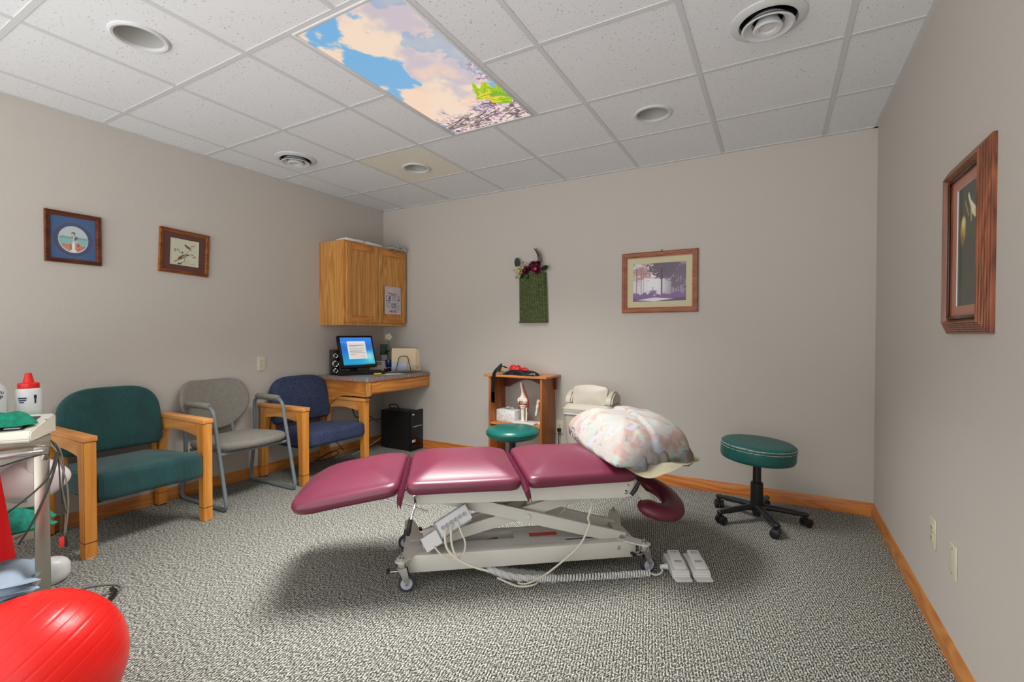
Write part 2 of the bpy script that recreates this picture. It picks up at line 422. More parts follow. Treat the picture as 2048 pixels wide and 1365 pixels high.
M_chrome = mat('chrome', (205, 205, 205), .18, 1); M_steel = mat('brushed_steel', (184, 178, 166), .3, 1, bump=.05, bscale=400, stretch=(1, 1, .05))
M_greymetal = mat('grey_painted_metal', (112, 120, 124), .4, var=.06)
M_greyplastic = mat('grey_plastic', (168, 170, 172), .45)
M_teal = mat('teal_vinyl', (6, 98, 88), .3, bump=.08, bscale=200); M_teal_dark = mat('worn_teal_vinyl', (20, 84, 80), .42, var=.12, vscale=14)
M_red = mat('red_rubber', (222, 22, 16), .34, bump=.06, bscale=150); M_redband = mat('red_latex_band', (214, 6, 10), .38)
M_cable_w = mat('white_cable', (216, 212, 196), .45); M_cable_d = mat('dark_cable', (52, 48, 46), .5); M_cable_g = mat('grey_cable', (120, 112, 106), .5)
M_paper = mat('white_paper', (226, 226, 222), .8); M_manila = mat('manila_paper', (234, 214, 180), .8)
M_bluecloth = mat('blue_cotton', (170, 190, 208), .9, bump=.4, bscale=40, var=.1, vscale=10)
M_greentowel = mat('green_terry', (16, 128, 100), .95, bump=1, bscale=220, var=.3, vscale=50)
M_graytop = blotch('desk_laminate', (142, 122, 112), [((164, 144, 134), .5, 4), ((118, 100, 92), .56, 7)], 12, .4, .02)
M_attr = attr_mat('printed_art', .6); M_attr_gloss = attr_mat('glazed_art', .5, coat=.25)
M_screen = attr_mat('lit_screen', .3, emit=.95); M_mural = attr_mat('backlit_mural', .4, emit=.93)
M_darkhole = mat('dark_duct', (30, 30, 29), .8); M_can = mat('downlight_reflector', (172, 172, 166), .35)
M_rubber = mat('grey_rubber', (52, 54, 60), .6); M_wheel = mat('wheel_hub', (176, 180, 190), .4)

# ------------------------------------------------------------ room shell
def slab(name, x0, x1, y0, y1, z0, z1, m):
    b = BM(); bx(b, x0, x1, y0, y1, z0, z1); return obj(name, b, m, flat=True, kind='structure')
slab('floor', XL-.1, XR+.1, YF, YB+.1, -.08, 0, M_carpet)
slab('wall_left', XL-.1, XL, YF, YB+.1, 0, ZC+.25, M_wall)
slab('wall_right', XR, XR+.1, YF, YB+.1, 0, ZC+.25, M_wall)
slab('wall_back', XL, XR, YB, YB+.1, 0, ZC+.25, M_wall)
def base_prof(L, m):     # profile in (out, z), along +Y of length L, m places it
    b = BM(); pr = [(0, 0), (.012, 0), (.012, .058), (.0085, .066), (.0085, .072), (.004, .083), (0, .083)]
    prism(b, pr, L, m); return b
# local prism: XY profile, extruded Z. map (x->out, y->up, z->along)
def bmtx(o, out, along):
    o = Vector(o); out = Vector(out); al = Vector(along); up = Vector((0, 0, 1))
    m = Matrix((out, up, al)).transposed().to_4x4(); m.translation = o; return m
obj('baseboard_left', base_prof(YB-YF, bmtx((XL, YF, 0), (1, 0, 0), (0, 1, 0))), M_base_y, kind='structure')
obj('baseboard_right', base_prof(YB-YF, bmtx((XR, YF, 0), (-1, 0, 0), (0, 1, 0))), M_base_y, kind='structure')
obj('baseboard_back', base_prof(XR-XL, bmtx((XL, YB, 0), (0, -1, 0), (1, 0, 0))), M_base_x, kind='structure')

# ceiling: tiles as one mesh, holes for downlights and vents, open cell for the sky panel
HOLES = {'can1': (-2.472, 1.03, .098), 'can2': (-2.497, 2.897, .098), 'can3': (-.655, 2.872, .098),
         'vent1': (-3.157, 2.305, .112), 'vent2': (-.043, 2.255, .112)}
PX0, PX1, PY0, PY1 = GX+TS*.5, GX+TS*1.5, GY-2*TS, GY
cb = BM()
def quad(b, p, mi=0):
    f = b.faces.new([b.verts.new(q) for q in p]); f.material_index = mi
def cell(x0, x1, y0, y1, mi=0):
    z = ZC+.002
    hs = [h for h in HOLES.values() if x0 < h[0] < x1 and y0 < h[1] < y1]
    if not hs: return quad(cb, [(x0, y0, z), (x1, y0, z), (x1, y1, z), (x0, y1, z)], mi)
    hx, hy, hr = hs[0]; n = 48; inn = []; out = []
    for i in range(n):
        a = 2*PI*i/n; dx, dy = math.cos(a), math.sin(a)
        tx = ((x1-hx)/dx if dx > 0 else (x0-hx)/dx) if abs(dx) > 1e-9 else 1e9
        ty = ((y1-hy)/dy if dy > 0 else (y0-hy)/dy) if abs(dy) > 1e-9 else 1e9
        t = min(tx, ty)
        inn.append(cb.verts.new((hx+hr*dx, hy+hr*dy, z))); out.append(cb.verts.new((hx+t*dx, hy+t*dy, z)))
    for i in range(n):
        j = (i+1) % n; f = cb.faces.new((inn[i], inn[j], out[j], out[i])); f.material_index = mi
    for cx, cy in ((x0, y0), (x1, y0), (x1, y1), (x0, y1)):
        k = min(range(n), key=lambda q: (out[q].co.x-cx)**2+(out[q].co.y-cy)**2 if True else 0)
        # corner fill triangle between the two outline points that straddle the corner
        ang = math.atan2(cy-hy, cx-hx) % (2*PI); i0 = int(ang/(2*PI)*n) % n; i1 = (i0+1) % n
        f = cb.faces.new((out[i0], out[i1], cb.verts.new((cx, cy, z)))); f.material_index = mi
xs = [XL]+[GX+TS*i for i in (-2, -1, 0)]+[GX+TS*1]+[GX+TS*i for i in (2, 3, 4)]+[XR]
ys = sorted([GY+TS*j for j in range(-7, 2) if GY+TS*j > YF]+[YF, YB])
for i in range(len(xs)-1):
    for j in range(len(ys)-1):
        x0, x1, y0, y1 = xs[i], xs[i+1], ys[j], ys[j+1]
        yc = (y0+y1)/2
        if PY0-.01 < yc < PY1+.01 and x1 <= GX+2*TS+.01 and x0 >= GX-.01:
            if abs(x0-GX) < .01: cell(x0, PX0, y0, y1)
            else: cell(PX1, x1, y0, y1)
            continue
        cell(x0, x1, y0, y1, 1 if (abs(x0-(GX-TS)) < .01 and abs(y0-GY) < .01) else 0)
obj('ceiling', cb, [M_tile, M_tile2], flat=True, kind='structure')
slab('trim_1', XL-.1, XR+.1, YF, YB+.1, ZC+.235, ZC+.26, M_darkhole)
g = BM(); gw = .012
for i, x in enumerate(xs[1:-1]):
    if abs(x-(GX+TS)) < .01:
        bx(g, x-gw, x+gw, YF, PY0, ZC-.0012, ZC+.003); bx(g, x-gw, x+gw, PY1, YB, ZC-.0012, ZC+.003)
    else: bx(g, x-gw, x+gw, YF, YB, ZC-.0012, ZC+.003)
for y in ys[1:-1]:
    if abs(y-(GY-TS)) < .01:
        bx(g, XL, PX0, y-gw, y+gw, ZC-.0008, ZC+.003); bx(g, PX1, XR, y-gw, y+gw, ZC-.0008, ZC+.003)
    else: bx(g, XL, XR, y-gw, y+gw, ZC-.0008, ZC+.003)
for x in (PX0, PX1): bx(g, x-gw, x+gw, PY0, PY1, ZC-.0012, ZC+.003)
obj('trim_2', g, M_grid, flat=True, kind='structure')
g = BM()
bx(g, XL, XL+.022, YF, YB, ZC-.003, ZC+.004); bx(g, XR-.022, XR, YF, YB, ZC-.003, ZC+.004); bx(g, XL, XR, YB-.022, YB, ZC-.003, ZC+.004)
obj('trim_3', g, M_grid, flat=True, kind='structure')

# ------------------------------------------------------------ ceiling fittings
def can(key, label):
    x, y, r = HOLES[key]
    t = thing('recessed_downlight', label, 'ceiling light', (x, y, ZC), 0, 'round recessed downlights in the ceiling tiles')
    b = BM(); lathe(b, [(r+.012, .002), (r+.012, -.004), (r+.004, -.008), (r-.006, -.006), (r-.008, .004), (r-.008, .02), (r+.001, .02)], 56, caps=False)
    obj('trim_ring', b, M_grid, t)
    b = BM(); lathe(b, [(r-.007, .0), (r-.012, .03), (r-.03, .10), (r-.055, .15), (.03, .175), (0, .18)], 56, caps=False)
    obj('reflector', b, M_can, t)
    b = BM(); lathe(b, [(0, .172), (.025, .17), (.036, .15), (.036, .135), (.02, .12), (0, .115)], 28)
    obj('bulb', b, M_whiteplastic, t)
can('can1', 'round recessed downlight above the pictures on the left wall, largest in view')
can('can2', 'round recessed downlight in the darker stained tile near the corner')
can('can3', 'round recessed downlight in the right part of the ceiling, above the stool')
def vent(key, label):
    x, y, r = HOLES[key]
    t = thing('ceiling_vent', label, 'air vent', (x, y, ZC), 0, 'round air diffusers in the ceiling')
    b = BM(); lathe(b, [(r+.032, .002), (r+.032, -.003), (r+.012, -.012), (r-.002, -.012), (r-.004, .02)], 64, caps=False); obj('flange', b, M_grid, t)
    b = BM(); lathe(b, [(r-.004, .01), (r-.004, .12), (0, .121)], 48, caps=False); obj('duct', b, M_darkhole, t)
    b = BM(); lathe(b, [(r-.012, -.030), (r-.02, -.033), (r-.05, -.012), (r-.054, .006), (r-.05, .008), (r-.014, -.024)], 64, caps=False)
    b.faces.ensure_lookup_table(); obj('cone_ring', b, M_grid, t)
    b = BM(); lathe(b, [(0, -.030), (.030, -.030), (.034, -.036), (.050, -.040), (.056, -.036), (.05, -.02), (.03, .02), (0, .02)], 56); obj('centre_disc', b, M_grid, t)
    b = BM()
    for a in (0, 90): box(b, (0, 0, .03), (2*r-.02, .004, .02), RZ(a+20))
    obj('bracket', b, M_darkhole, t)
vent('vent2', 'round white air vent with dark ring gaps, large, near the right wall')
vent('vent1', 'round white air vent with dark ring gaps, small, near the left wall')

# sky mural light panel
t = thing('sky_panel_light', 'backlit ceiling panel printed with blue sky, pink clouds and blossom branches', 'ceiling light', ((PX0+PX1)/2, (PY0+PY1)/2, ZC))
pw, ph = PX1-PX0-.05, PY1-PY0-.05
b = BM()
for s in (-1, 1):
    box(b, (s*(pw/2+.006), 0, -.001), (.014, ph+.026, .010), bev=.002); box(b, (0, s*(ph/2+.006), -.001), (pw, .014, .010), bev=.002)
obj('panel_frame', b, M_grid, t)
A_ = Art(240, 460, (120, 176, 226))   # u: +X (0 left) ; v: +Y (0 near camera, 1 far end)
u, v = A_.u, A_.v; uu_, vv = u, v
A_.c = A_.c*0+np.array([124, 180, 224])/255.
A_.put(ss(v, .0, 1)*.55, (150, 190, 220))
asp = ph/pw
n1 = fbm(u, v*asp, 3.2, 3.2, 3, 6); n2 = fbm(u, v*asp, 5, 5, 21, 6)
cl = 0
for cx, cy, rx, ry in ((.62, .18, .34, .2), (.72, .40, .3, .2), (.85, .08, .3, .12), (.62, .58, .24, .12), (.34, .66, .16, .12), (.25, .83, .26, .13), (.95, .30, .25, .25), (.75, .05, .2, .1), (.5, .92, .5, .1)):
    cl = np.maximum(cl, 1.25-np.sqrt(((u-cx)/rx)**2+((v-cy)/ry)**2))
mk = ss(cl+(n1-.5)*1.3, .08, .2)
A_.put(mk, (246, 222, 200)); A_.put(mk*ss(n2+(u-.5)*.4, .40, .75)*.85, (200, 190, 204)); A_.put(mk*ss(n1, .5, .7)*.6, (250, 214, 188))
A_.put(ss(fbm(u, v*asp, 4, 4, 55, 5)-(1-u)*.3, .50, .56)*.6*(v < .75), (150, 176, 206))
# blossoms along the right side and far end
bl = fbm(u, v*asp, 26, 26, 8, 3); bl2 = fbm(u, v*asp, 40, 40, 81, 3)
zone = np.maximum(ss(v+(n2-.5)*.25+u*.14, .80, .90), ss((u-.80)*3+(n1-.5)*1.2, .1, .5)*ss(v, .42, .5)*(1-ss(v, .6, .66)))
A_.put(zone*ss(bl, .40, .5), (240, 214, 214)); A_.put(zone*ss(bl2, .55, .62)*.75, (150, 120, 150)); A_.put(zone*ss(bl, .62, .68)*.9, (110, 96, 104))
rg = random.Random(4)
for i in range(26):
    x0 = rg.uniform(-.1, .9); y0 = rg.uniform(.9, 1.0); x1 = x0+rg.uniform(.15, .4); y1 = y0+rg.uniform(-.09, .03)
    A_.line((x0, y0), (x1, y1), .004, (96, 88, 84), .7)
for i in range(24):      # yellow-green leaves
    cx = rg.uniform(.70, 1.0); cy = rg.uniform(.66, .82)
    if cx+abs(cy-.72)*.3 < .76: continue
    a = rg.uniform(-1, 1)
    A_.ell(cx, cy, .085, .02, rg.choice([(216, 224, 50), (176, 208, 40), (236, 214, 60), (134, 190, 60)]), .1, 1, a)
    A_.line((cx-.06*math.cos(a), cy-.06*math.sin(a)), (cx+.06*math.cos(a), cy+.06*math.sin(a)), .004, (120, 150, 40), .7)
fm = Matrix(((1, 0, 0, 0), (0, 0, 1, 0), (0, 1, 0, 0), (0, 0, 0, 1)))   # XZ grid -> XY, facing down
A_.mesh('mural_panel', pw, ph, M_mural, t, fm)

# ------------------------------------------------------------ picture frames
def frame(name, label, w, h, fw, depth, m, art, artw, arth, matcol, mtx, extra=None, glass=True, ridges=3, inner=None, rise=False):
    """local: X right, Z up, back plane y=0, faces -Y"""
    t = thing(name, label, 'picture'); t.matrix_world = mtx
    pr = [(0, 0), (0, depth*.7), (fw*.12, depth)]
    for k in range(ridges):
        a0_ = fw*(.14+.58*k/ridges); a1_ = fw*(.14+.58*(k+1)/ridges); dk = depth*(1-.09*k); pr += [(a0_+(a1_-a0_)*.12, dk-depth*.16), (a0_+(a1_-a0_)*.32, dk-depth*.16), (a0_+(a1_-a0_)*.5, dk), (a1_, dk-depth*.02)]
    if rise:
        pr = [(0, 0), (0, depth*.22)]
        for k in range(ridges):
            a0_ = fw*.70*k/ridges; a1_ = fw*.70*(k+1)/ridges; dk = depth*(.25+.75*(k+1)/ridges)
            pr += [(a0_+(a1_-a0_)*.1, dk-depth*.05), (a0_+(a1_-a0_)*.5, dk), (a1_-(a1_-a0_)*.12, dk-depth*.01), (a1_, dk-depth*.07)]
    pr += [(fw*.85, depth*.5), (fw, depth*.45), (fw, 0)]
    b = BM()
    cs = [(-w/2, -h/2, 1, 1), (w/2, -h/2, -1, 1), (w/2, h/2, -1, -1), (-w/2, h/2, 1, -1)]
    rings = [[b.verts.new((x+sx*q[0], -q[1], z+sz*q[0])) for q in pr] for x, z, sx, sz in cs]
    for i in range(4):
        p, q = rings[i], rings[(i+1) % 4]
        for k in range(len(pr)-1): b.faces.new((p[k], p[k+1], q[k+1], q[k]))
    obj('frame', b, m, t, sharp=25)
    b = BM(); ow, oh = w-2*fw+.004, h-2*fw+.004
    if artw:
        y = -depth*.3
        o4 = [(-ow/2, -oh/2), (ow/2, -oh/2), (ow/2, oh/2), (-ow/2, oh/2)]; i4 = [(-artw/2, -arth/2), (artw/2, -arth/2), (artw/2, arth/2), (-artw/2, arth/2)]
        O = [b.verts.new((x, y, z)) for x, z in o4]; N_ = [b.verts.new((x, y, z)) for x, z in i4]; K = [b.verts.new((x, y+.003, z)) for x, z in i4]
        for i in range(4):
            j = (i+1) % 4; b.faces.new((O[i], O[j], N_[j], N_[i])); f = b.faces.new((N_[i], N_[j], K[j], K[i])); f.material_index = 1
        obj('mat_board', b, [mat(name+'_mat', matcol, .8), inner or M_paper], t, flat=True)
    a = art.mesh('print', (artw or ow)+.002, (arth or oh)+.002, M_attr_gloss, t, T(0, -depth*.3+.003, 0))
    return t
WL = lambda y, z, tilt=0: T(XL, y, z) @ RZ(90) @ RY(tilt)       # left wall: local -Y -> +X
WB = lambda x, z, tilt=0: T(x, YB, z) @ RY(tilt)
WR = lambda y, z, tilt=0: T(XR, y, z) @ RZ(-90) @ RY(tilt)
# 1 girl in an oval on blue
M_fr1 = wood('dark_red_wood', (70, 28, 14), (122, 62, 32), 'x', 10, .35)
a = Art(180, 200, (62, 92, 134)); u, v = a.u, a.v
a.put(fbm(u, v, 4, 4, 5)*.3, (80, 112, 150)); rr_ = np.sqrt(((u-.5)/.44)**2+((v-.47)/.40)**2)
a.put(1-ss(rr_, .95, 1.0), (70, 78, 112)); a.put((ss(rr_, .96, .98)*(1-ss(rr_, .99, 1.01)))*.6, (120, 92, 108)); a.put(1-ss(rr_, .78, .85), (64, 84, 122))
ov = 1-ss(np.sqrt(((u-.5)/.32)**2+((v-.47)/.31)**2), .99, 1.02)
a.put(ov, (206, 204, 198)); o2 = 1-ss(np.sqrt(((u-.5)/.31)**2+((v-.48)/.295)**2), .98, 1.01)
a.put(o2, (182, 196, 196)); a.put(o2*ss(.56-v+(fbm(u, v, 6, 6, 2)-.5)*.12, .0, .04), (118, 156, 150)); a.put(o2*ss(.50-v, 0, .02), (140, 180, 178))
a.put(o2*ss(.36-v+(fbm(u, v, 12, 12, 3)-.5)*.08, 0, .02), (196, 140, 110)); a.put(o2*ss(.36-v, 0, .02)*ss(fbm(u, v, 30, 30, 4), .5, .6), (176, 104, 76))
a.ell(.50, .30, .035, .12, (222, 226, 228)); a.ell(.50, .21, .07, .025, (226, 228, 230)); a.ell(.52, .47, .035, .07, (210, 190, 190)); a.ell(.55, .49, .03, .045, (86, 70, 90), rot=-.5)
a.ell(.50, .61, .045, .035, (110, 94, 84)); a.ell(.485, .585, .03, .03, (214, 176, 160)); a.ell(.60, .36, .03, .05, (170, 92, 80)); a.line((.55, .48), (.60, .38), .01, (220, 180, 160))
p1 = frame('framed_picture', 'dark framed picture with blue mat and oval painting of a girl in a white dress', .262, .302, .026, .022, M_fr1, a, 0, 0, (60, 90, 130), WL(1.185, 1.731, .0))
# 2 birds
M_fr2 = wood('brown_wood', (104, 56, 22), (166, 98, 44), 'x', 10, .35)
a = Art(180, 190, (200, 200, 178)); rg = random.Random(2)
a.put(fbm(a.u, a.v, 5, 5, 9)*.3, (186, 190, 168))
for p, q, w_ in (((.33, .06), (.52, .17), .010), ((.52, .17), (.50, .42), .008), ((.50, .42), (.68, .62), .005), ((.50, .42), (.22, .55), .004), ((.6, .45), (.85, .38), .004), ((.68, .62), (.80, .85), .004)): a.line(p, q, w_, (92, 84, 62))
a.ell(.42, .32, .16, .062, (122, 74, 40), rot=.6); a.ell(.50, .34, .10, .05, (150, 140, 130), rot=.6); a.ell(.60, .43, .05, .04, (110, 100, 80)); a.line((.32, .23), (.18, .12), .014, (60, 46, 36)); a.line((.64, .43), (.68, .42), .008, (60, 50, 40))
a.ell(.62, .72, .10, .045, (116, 84, 48), rot=-.5); a.ell(.53, .79, .035, .03, (70, 56, 34)); a.line((.68, .67), (.74, .63), .012, (60, 46, 30))
for i in range(26):
    cx, cy = rg.choice([(.2, .55), (.3, .58), (.4, .5), (.8, .42), (.85, .38), (.76, .46), (.74, .8), (.82, .82)]); a.ell(cx+rg.uniform(-.05, .05), cy+rg.uniform(-.04, .04), .02, .014, rg.choice([(120, 44, 40), (90, 40, 34), (150, 70, 60)]), .2, 1, rg.uniform(0, 3))
for k, (x0, x1) in enumerate(((.54, .68), (.54, .62), (.54, .92))):
    for i in range(int((x1-x0)*60)):
        x = x0+i/60; a.line((x, .21-k*.055+rg.uniform(-.008, .008)), (x+.014, .21-k*.055+rg.uniform(-.008, .008)), .0035, (50, 48, 40))
for i in range(8): a.line((.36+rg.uniform(-.08, .08), .05+rg.uniform(-.02, .04)), (.36+rg.uniform(-.08, .08), .05+rg.uniform(-.02, .04)), .009, (60, 54, 34))
p2 = frame('framed_picture', 'small brown framed bird picture with maroon mat, tilted slightly, between girl picture and cabinet', .322, .308, .024, .02, M_fr2, a, .185, .185, (92, 58, 50), WL(1.793, 1.737, 2.2))
# 3 forest
M_fr3 = wood('orange_wood', (132, 68, 34), (178, 106, 62), 'x', 10, .3)
a = Art(260, 200, (206, 204, 210)); u, v = a.u, a.v
a.put(ss(u, .2, 1)*.7, (120, 104, 128)); a.ell(.38, .45, .22, .4, (232, 232, 236), .7, .9)
cn = fbm(u, v, 9, 9, 6, 5)*.6+fbm(u, v, 34, 44, 66, 3)*.4
a.put(ss(.26-np.hypot((u-.15)/1.1, (v-.80)/1.0)+(cn-.5)*.9, 0, .12)*.85, (172, 120, 112)); a.put(ss(.34-np.hypot((u-.66)/1.1, (v-.86)*1.3)+(cn-.5)*.9, 0, .09), (92, 74, 92)); a.put(ss(.3-np.hypot((u-.95), (v-.7)*.8)+(cn-.5)*.9, 0, .1)*.9, (98, 84, 104))
for x, w_, c_ in ((.07, .007, (90, 66, 92)), (.16, .006, (110, 84, 110)), (.21, .004, (130, 110, 130)), (.55, .013, (52, 38, 60)), (.74, .006, (84, 70, 92)), (.79, .007, (84, 70, 92)), (.88, .006, (92, 78, 100)), (.27, .003, (140, 120, 140))): a.line((x, .1), (x, .88), w_, c_)
a.put(ss(.22-v+(fbm(u, v, 14, 14, 11, 4)-.5)*.3+u*.05, 0, .06), (120, 84, 142)); a.put(ss(.10-v+(cn-.5)*.1, 0, .03), (86, 58, 96))
a.put(ss(.06-np.abs(v-.05-(u-.3)*.02)-np.abs(u-.42)*.14, 0, .02), (222, 214, 222)); a.ell(.415, .24, .035, .05, (120, 112, 130)); a.line((.40, .25), (.38, .33), .008, (120, 112, 130)); a.line((.38, .33), (.35, .38), .003, (110, 100, 120)); a.line((.38, .33), (.41, .38), .003, (110, 100, 120))
for x in (.39, .44): a.line((x, .22), (x, .14), .004, (110, 100, 120))
p3 = frame('framed_picture', 'orange wood framed print of purple misty forest with a deer, on back wall', .572, .472, .043, .026, M_fr3, a, .40, .295, (202, 194, 160), WB(-.797, 1.566, 0))
b = BM(); cyl(b, (.02, -.004, .236), (.02, -.012, .246), .003, .006); obj('hanging_nail', b, M_steel, p3)
# 4 tall picture, right wall
M_fr4 = wood('ribbed_copper_wood', (84, 40, 22), (150, 84, 48), 'z', 12, .3)
a = Art(120, 280, (66, 70, 60)); u, v = a.u, a.v
a.put(fbm(u, v, 4, 9, 4)*.5, (74, 84, 70)); a.put(ss(fbm(u, v, 6, 14, 14), .55, .7)*.5, (96, 82, 62)); a.put(ss(.4-v, 0, .4)*.4, (84, 96, 86))
a.ell(.25, .64, .12, .10, (196, 164, 84), .35); a.ell(.27, .70, .09, .05, (226, 208, 140), .4); a.ell(.22, .56, .07, .05, (150, 110, 70), .5)
a.line((.5, .90), (.62, .80), .03, (230, 220, 180)); a.line((.62, .80), (.78, .74), .05, (236, 228, 196)); a.line((.78, .74), (.86, .70), .03, (214, 196, 150)); a.line((.6, .78), (.62, .70), .03, (190, 160, 110)); a.line((.35, .86), (.5, .74), .02, (150, 140, 100))
for x in (.42, .55, .3): a.line((x, .35), (x+.02, .12), .018, (116, 86, 62), .5)
p4 = frame('framed_picture', 'tall narrow picture in ribbed copper frame with pink mat, on right wall', .405, .582, .058, .034, M_fr4, a, .20, .395, (178, 128, 110), WR(2.067, 1.455, 0), ridges=6, rise=True)
for o in p4.children:
    if o.name.startswith('frame'): pass
b = BM()
for s in (-1, 1): box(b, (s*(.2025-.0545), -.0195, 0), (.015, .006, .475), bev=.002)
for s in (-1, 1): box(b, (0, -.0195, s*(.291-.0545)), (.30, .006, .010), bev=.002)
obj('inner_band', b, mat('speckled_black_band', (40, 22, 18), .25, var=.8, vscale=260), p4)

# ------------------------------------------------------------ wall plates
def plate(name, label, mtx, outlet=True, cord=False):
    t = thing(name, label, 'wall plate', group=None); t.matrix_world = mtx
    b = BM(); box(b, (0, -.003, 0), (.072, .006, .116), bev=.0025, seg=3); obj('cover', b, M_cream, t)
    if outlet:
        for s in (-1, 1):
            b = BM(); prism(b, rpoly([(-.017, -.014), (.017, -.014), (.017, .014), (-.017, .014)], .009), .002, T(0, -.006, s*.0195) @ RX(90)); r0 = obj('receptacle', b, M_cream, t)
            b = BM(); box(b, (-.006, -.0082, s*.0195+.003), (.0022, .0012, .008)); box(b, (.006, -.0082, s*.0195+.003), (.0022, .0012, .008)); box(b, (0, -.0082, s*.0195-.006), (.004, .0012, .004)); obj('slot', b, M_black, r0)
        b = BM(); cyl(b, (0, -.006, 0), (0, -.0072, 0), .003); obj('screw', b, M_steel, t)
    else:
        for s in (-1, 1):
            b = BM(); cyl(b, (0, -.006, s*.042), (0, -.0072, s*.042), .003); obj('screw', b, M_steel, t)
    return t
plate('wall_outlet', 'cream double power outlet on left wall between grey and blue chairs', WL(2.362, .917))
plate('wall_outlet', 'cream double power outlet on right wall, low above the baseboard', WR(2.43, .378))
plate('blank_wall_plate', 'blank cream cover plate on right wall, the one nearer the camera', WR(2.183, .369), False)
po = plate('wall_outlet', 'cream outlet on back wall between wooden shelf and beige bin, with plug in it', WB(-1.628, .36))
b = BM(); box(b, (.004, -.022, -.022), (.03, .03, .03), bev=.006); tube(b, cat([(.004, -.03, -.03), (.006, -.04, -.07), (.0, -.02, -.15), (-.01, -.014, -.26), (0, -.015, -.33)]), .0035); obj('plug', b, M_black, po)
plate('switch_plate', 'cream wall plate partly hidden behind the black speaker on desk', WL(3.12, .93), False)

# ------------------------------------------------------------ upper cabinet
CX1, CY0 = -3.362, 2.93
cab = thing('wall_cabinet', 'oak wall cabinet with two framed doors hung in the left corner above desk', 'cabinet', (XL, CY0, 1.24))
cw, cd, ch = YB-.01-CY0, CX1-XL, .762
b = BM(); bx(b, 0, cd-.018, 0, cw, 0, ch, bev=.002); obj('body', b, M_oak_z, cab)
b = BM()
bx(b, cd-.018, cd, 0, .038, 0, ch); bx(b, cd-.018, cd, cw-.038, cw, 0, ch); bx(b, cd-.018, cd, .038, cw-.038, 0, .04); bx(b, cd-.018, cd, .038, cw-.038, ch-.03, ch); bx(b, cd-.018, cd, cw/2-.02, cw/2+.02, .04, ch-.03)
obj('face_frame', b, M_oak_z, cab)
dw = (cw-.045)/2
for i in range(2):
    y0 = .02+i*(dw+.006); z0 = .03; z1 = ch-.02; x0 = cd; fw = .056
    d = obj('door', (lambda b: (bx(b, x0, x0+.019, y0, y0+fw, z0, z1, bev=.003), bx(b, x0, x0+.019, y0+dw-fw, y0+dw, z0, z1, bev=.003), b)[-1])(BM()), M_oak_z, cab)
    b = BM(); bx(b, x0, x0+.019, y0+fw, y0+dw-fw, z0, z0+fw, bev=.003); obj('rail', b, M_oak_y, d)
    b = BM(); bx(b, x0, x0+.019, y0+fw, y0+dw-fw, z1-fw, z1, bev=.003); obj('rail', b, M_oak_y, d)
    b = BM(); bx(b, x0, x0+.008, y0+fw-.003, y0+dw-fw+.003, z0+fw-.003, z1-fw+.003); obj('panel', b, wood('oak_panel', (176, 116, 50), (224, 166, 94), 'z', 5, .36, 5), d)
# papers and a box on the cabinet
zt = 1.24+ch
def paper_stack(name, label, x, y, z, w_, d_, h, rz, m=M_paper, curl=.006, catg='paper'):
    b = BM(); nl = 3
    for k in range(nl):
        box(b, (random.uniform(-.006, .006), random.uniform(-.004, .004), h*(k+.5)/nl), (w_, d_, h/nl*.96), RZ(random.uniform(-3, 3)), bev=.002)
    rows = [[b.verts.new((-w_/2+w_*i/10, -d_/2+d_*j, h+.001+curl*(.4+.6*math.sin(i*.5))*(1-j*.6))) for j in (0, 1)] for i in range(11)]
    fs = [b.faces.new((rows[i][0], rows[i+1][0], rows[i+1][1], rows[i][1])) for i in range(10)]; bmesh.ops.solidify(b, geom=fs, thickness=.002)
    o = obj(name, b, m, None); o.location = (x, y, z); o.rotation_euler = (0, 0, R(rz)); tag(o, label, catg); return o
paper_stack('paper_stack', 'loose white paper stack on left end of the wall cabinet', -3.415, 3.06, zt, .20, .15, .020, 88, curl=.010)
paper_stack('paper_stack', 'white paper stack in the middle on top of wall cabinet', -3.415, 3.275, zt, .21, .15, .020, 92, curl=.010)
bxr = thing('router_box', 'pale grey flat wedge box with ports on top right of wall cabinet', 'box', (-3.43, 3.58, zt))
b = BM(); prism(b, [(-.11, 0), (.12, 0), (.12, .018), (.09, .04), (-.04, .045), (-.11, .012)], .24, T(0, 0, 0) @ RZ(90) @ RX(90) @ T(0, 0, -.12), bev=.003); obj('case', b, M_greyplastic, bxr)
b = BM(); box(b, (.121, .02, .02), (.002, .05, .014)); obj('port', b, M_greymetal, bxr)
b = BM(); box(b, (.121, -.05, .02), (.002, .02, .012)); obj('port', b, M_greymetal, bxr)

# flyer on the right cabinet door
a = Art(150, 220, (205, 203, 206)); rg = random.Random(11); u, v = a.u, a.v
a.put(fbm(u, v, 5, 7, 7)*.35, (176, 176, 196)); a.rect(.08, .94, .05, .95, (196, 194, 202), .6)
a.put(ss(fbm(u, v, 4, 5, 17), .5, .62)*.5*(v > .6), (206, 170, 184))
a.ell(.37, .86, .12, .075, (214, 216, 206), .08); a.ell(.37, .86, .10, .06, (190, 196, 186), .08)
for i in range(24): a.line((.22+i*.024, .76-i*.0015+rg.uniform(-.008, .008)), (.235+i*.024, .765-i*.0015+rg.uniform(-.012, .012)), .010, (52, 34, 50))
for i in range(12): a.line((.36+i*.022, .69+rg.uniform(-.01, .01)), (.37+i*.022, .70), .009, (110, 44, 66))
def icon(x0, x1, y0, y1):
    a.rect(x0, x1, y0, y1, (22, 24, 32)); a.rect(x0+.03, x1-.03, y0+.02, y1-.02, (206, 206, 214))
icon(.09, .36, .47, .66)
a.line((.27, .49), (.27, .60), .02, (24, 24, 30)); a.line((.27, .60), (.31, .63), .018, (24, 24, 30)); a.line((.21, .56), (.32, .56), .014, (24, 24, 30))
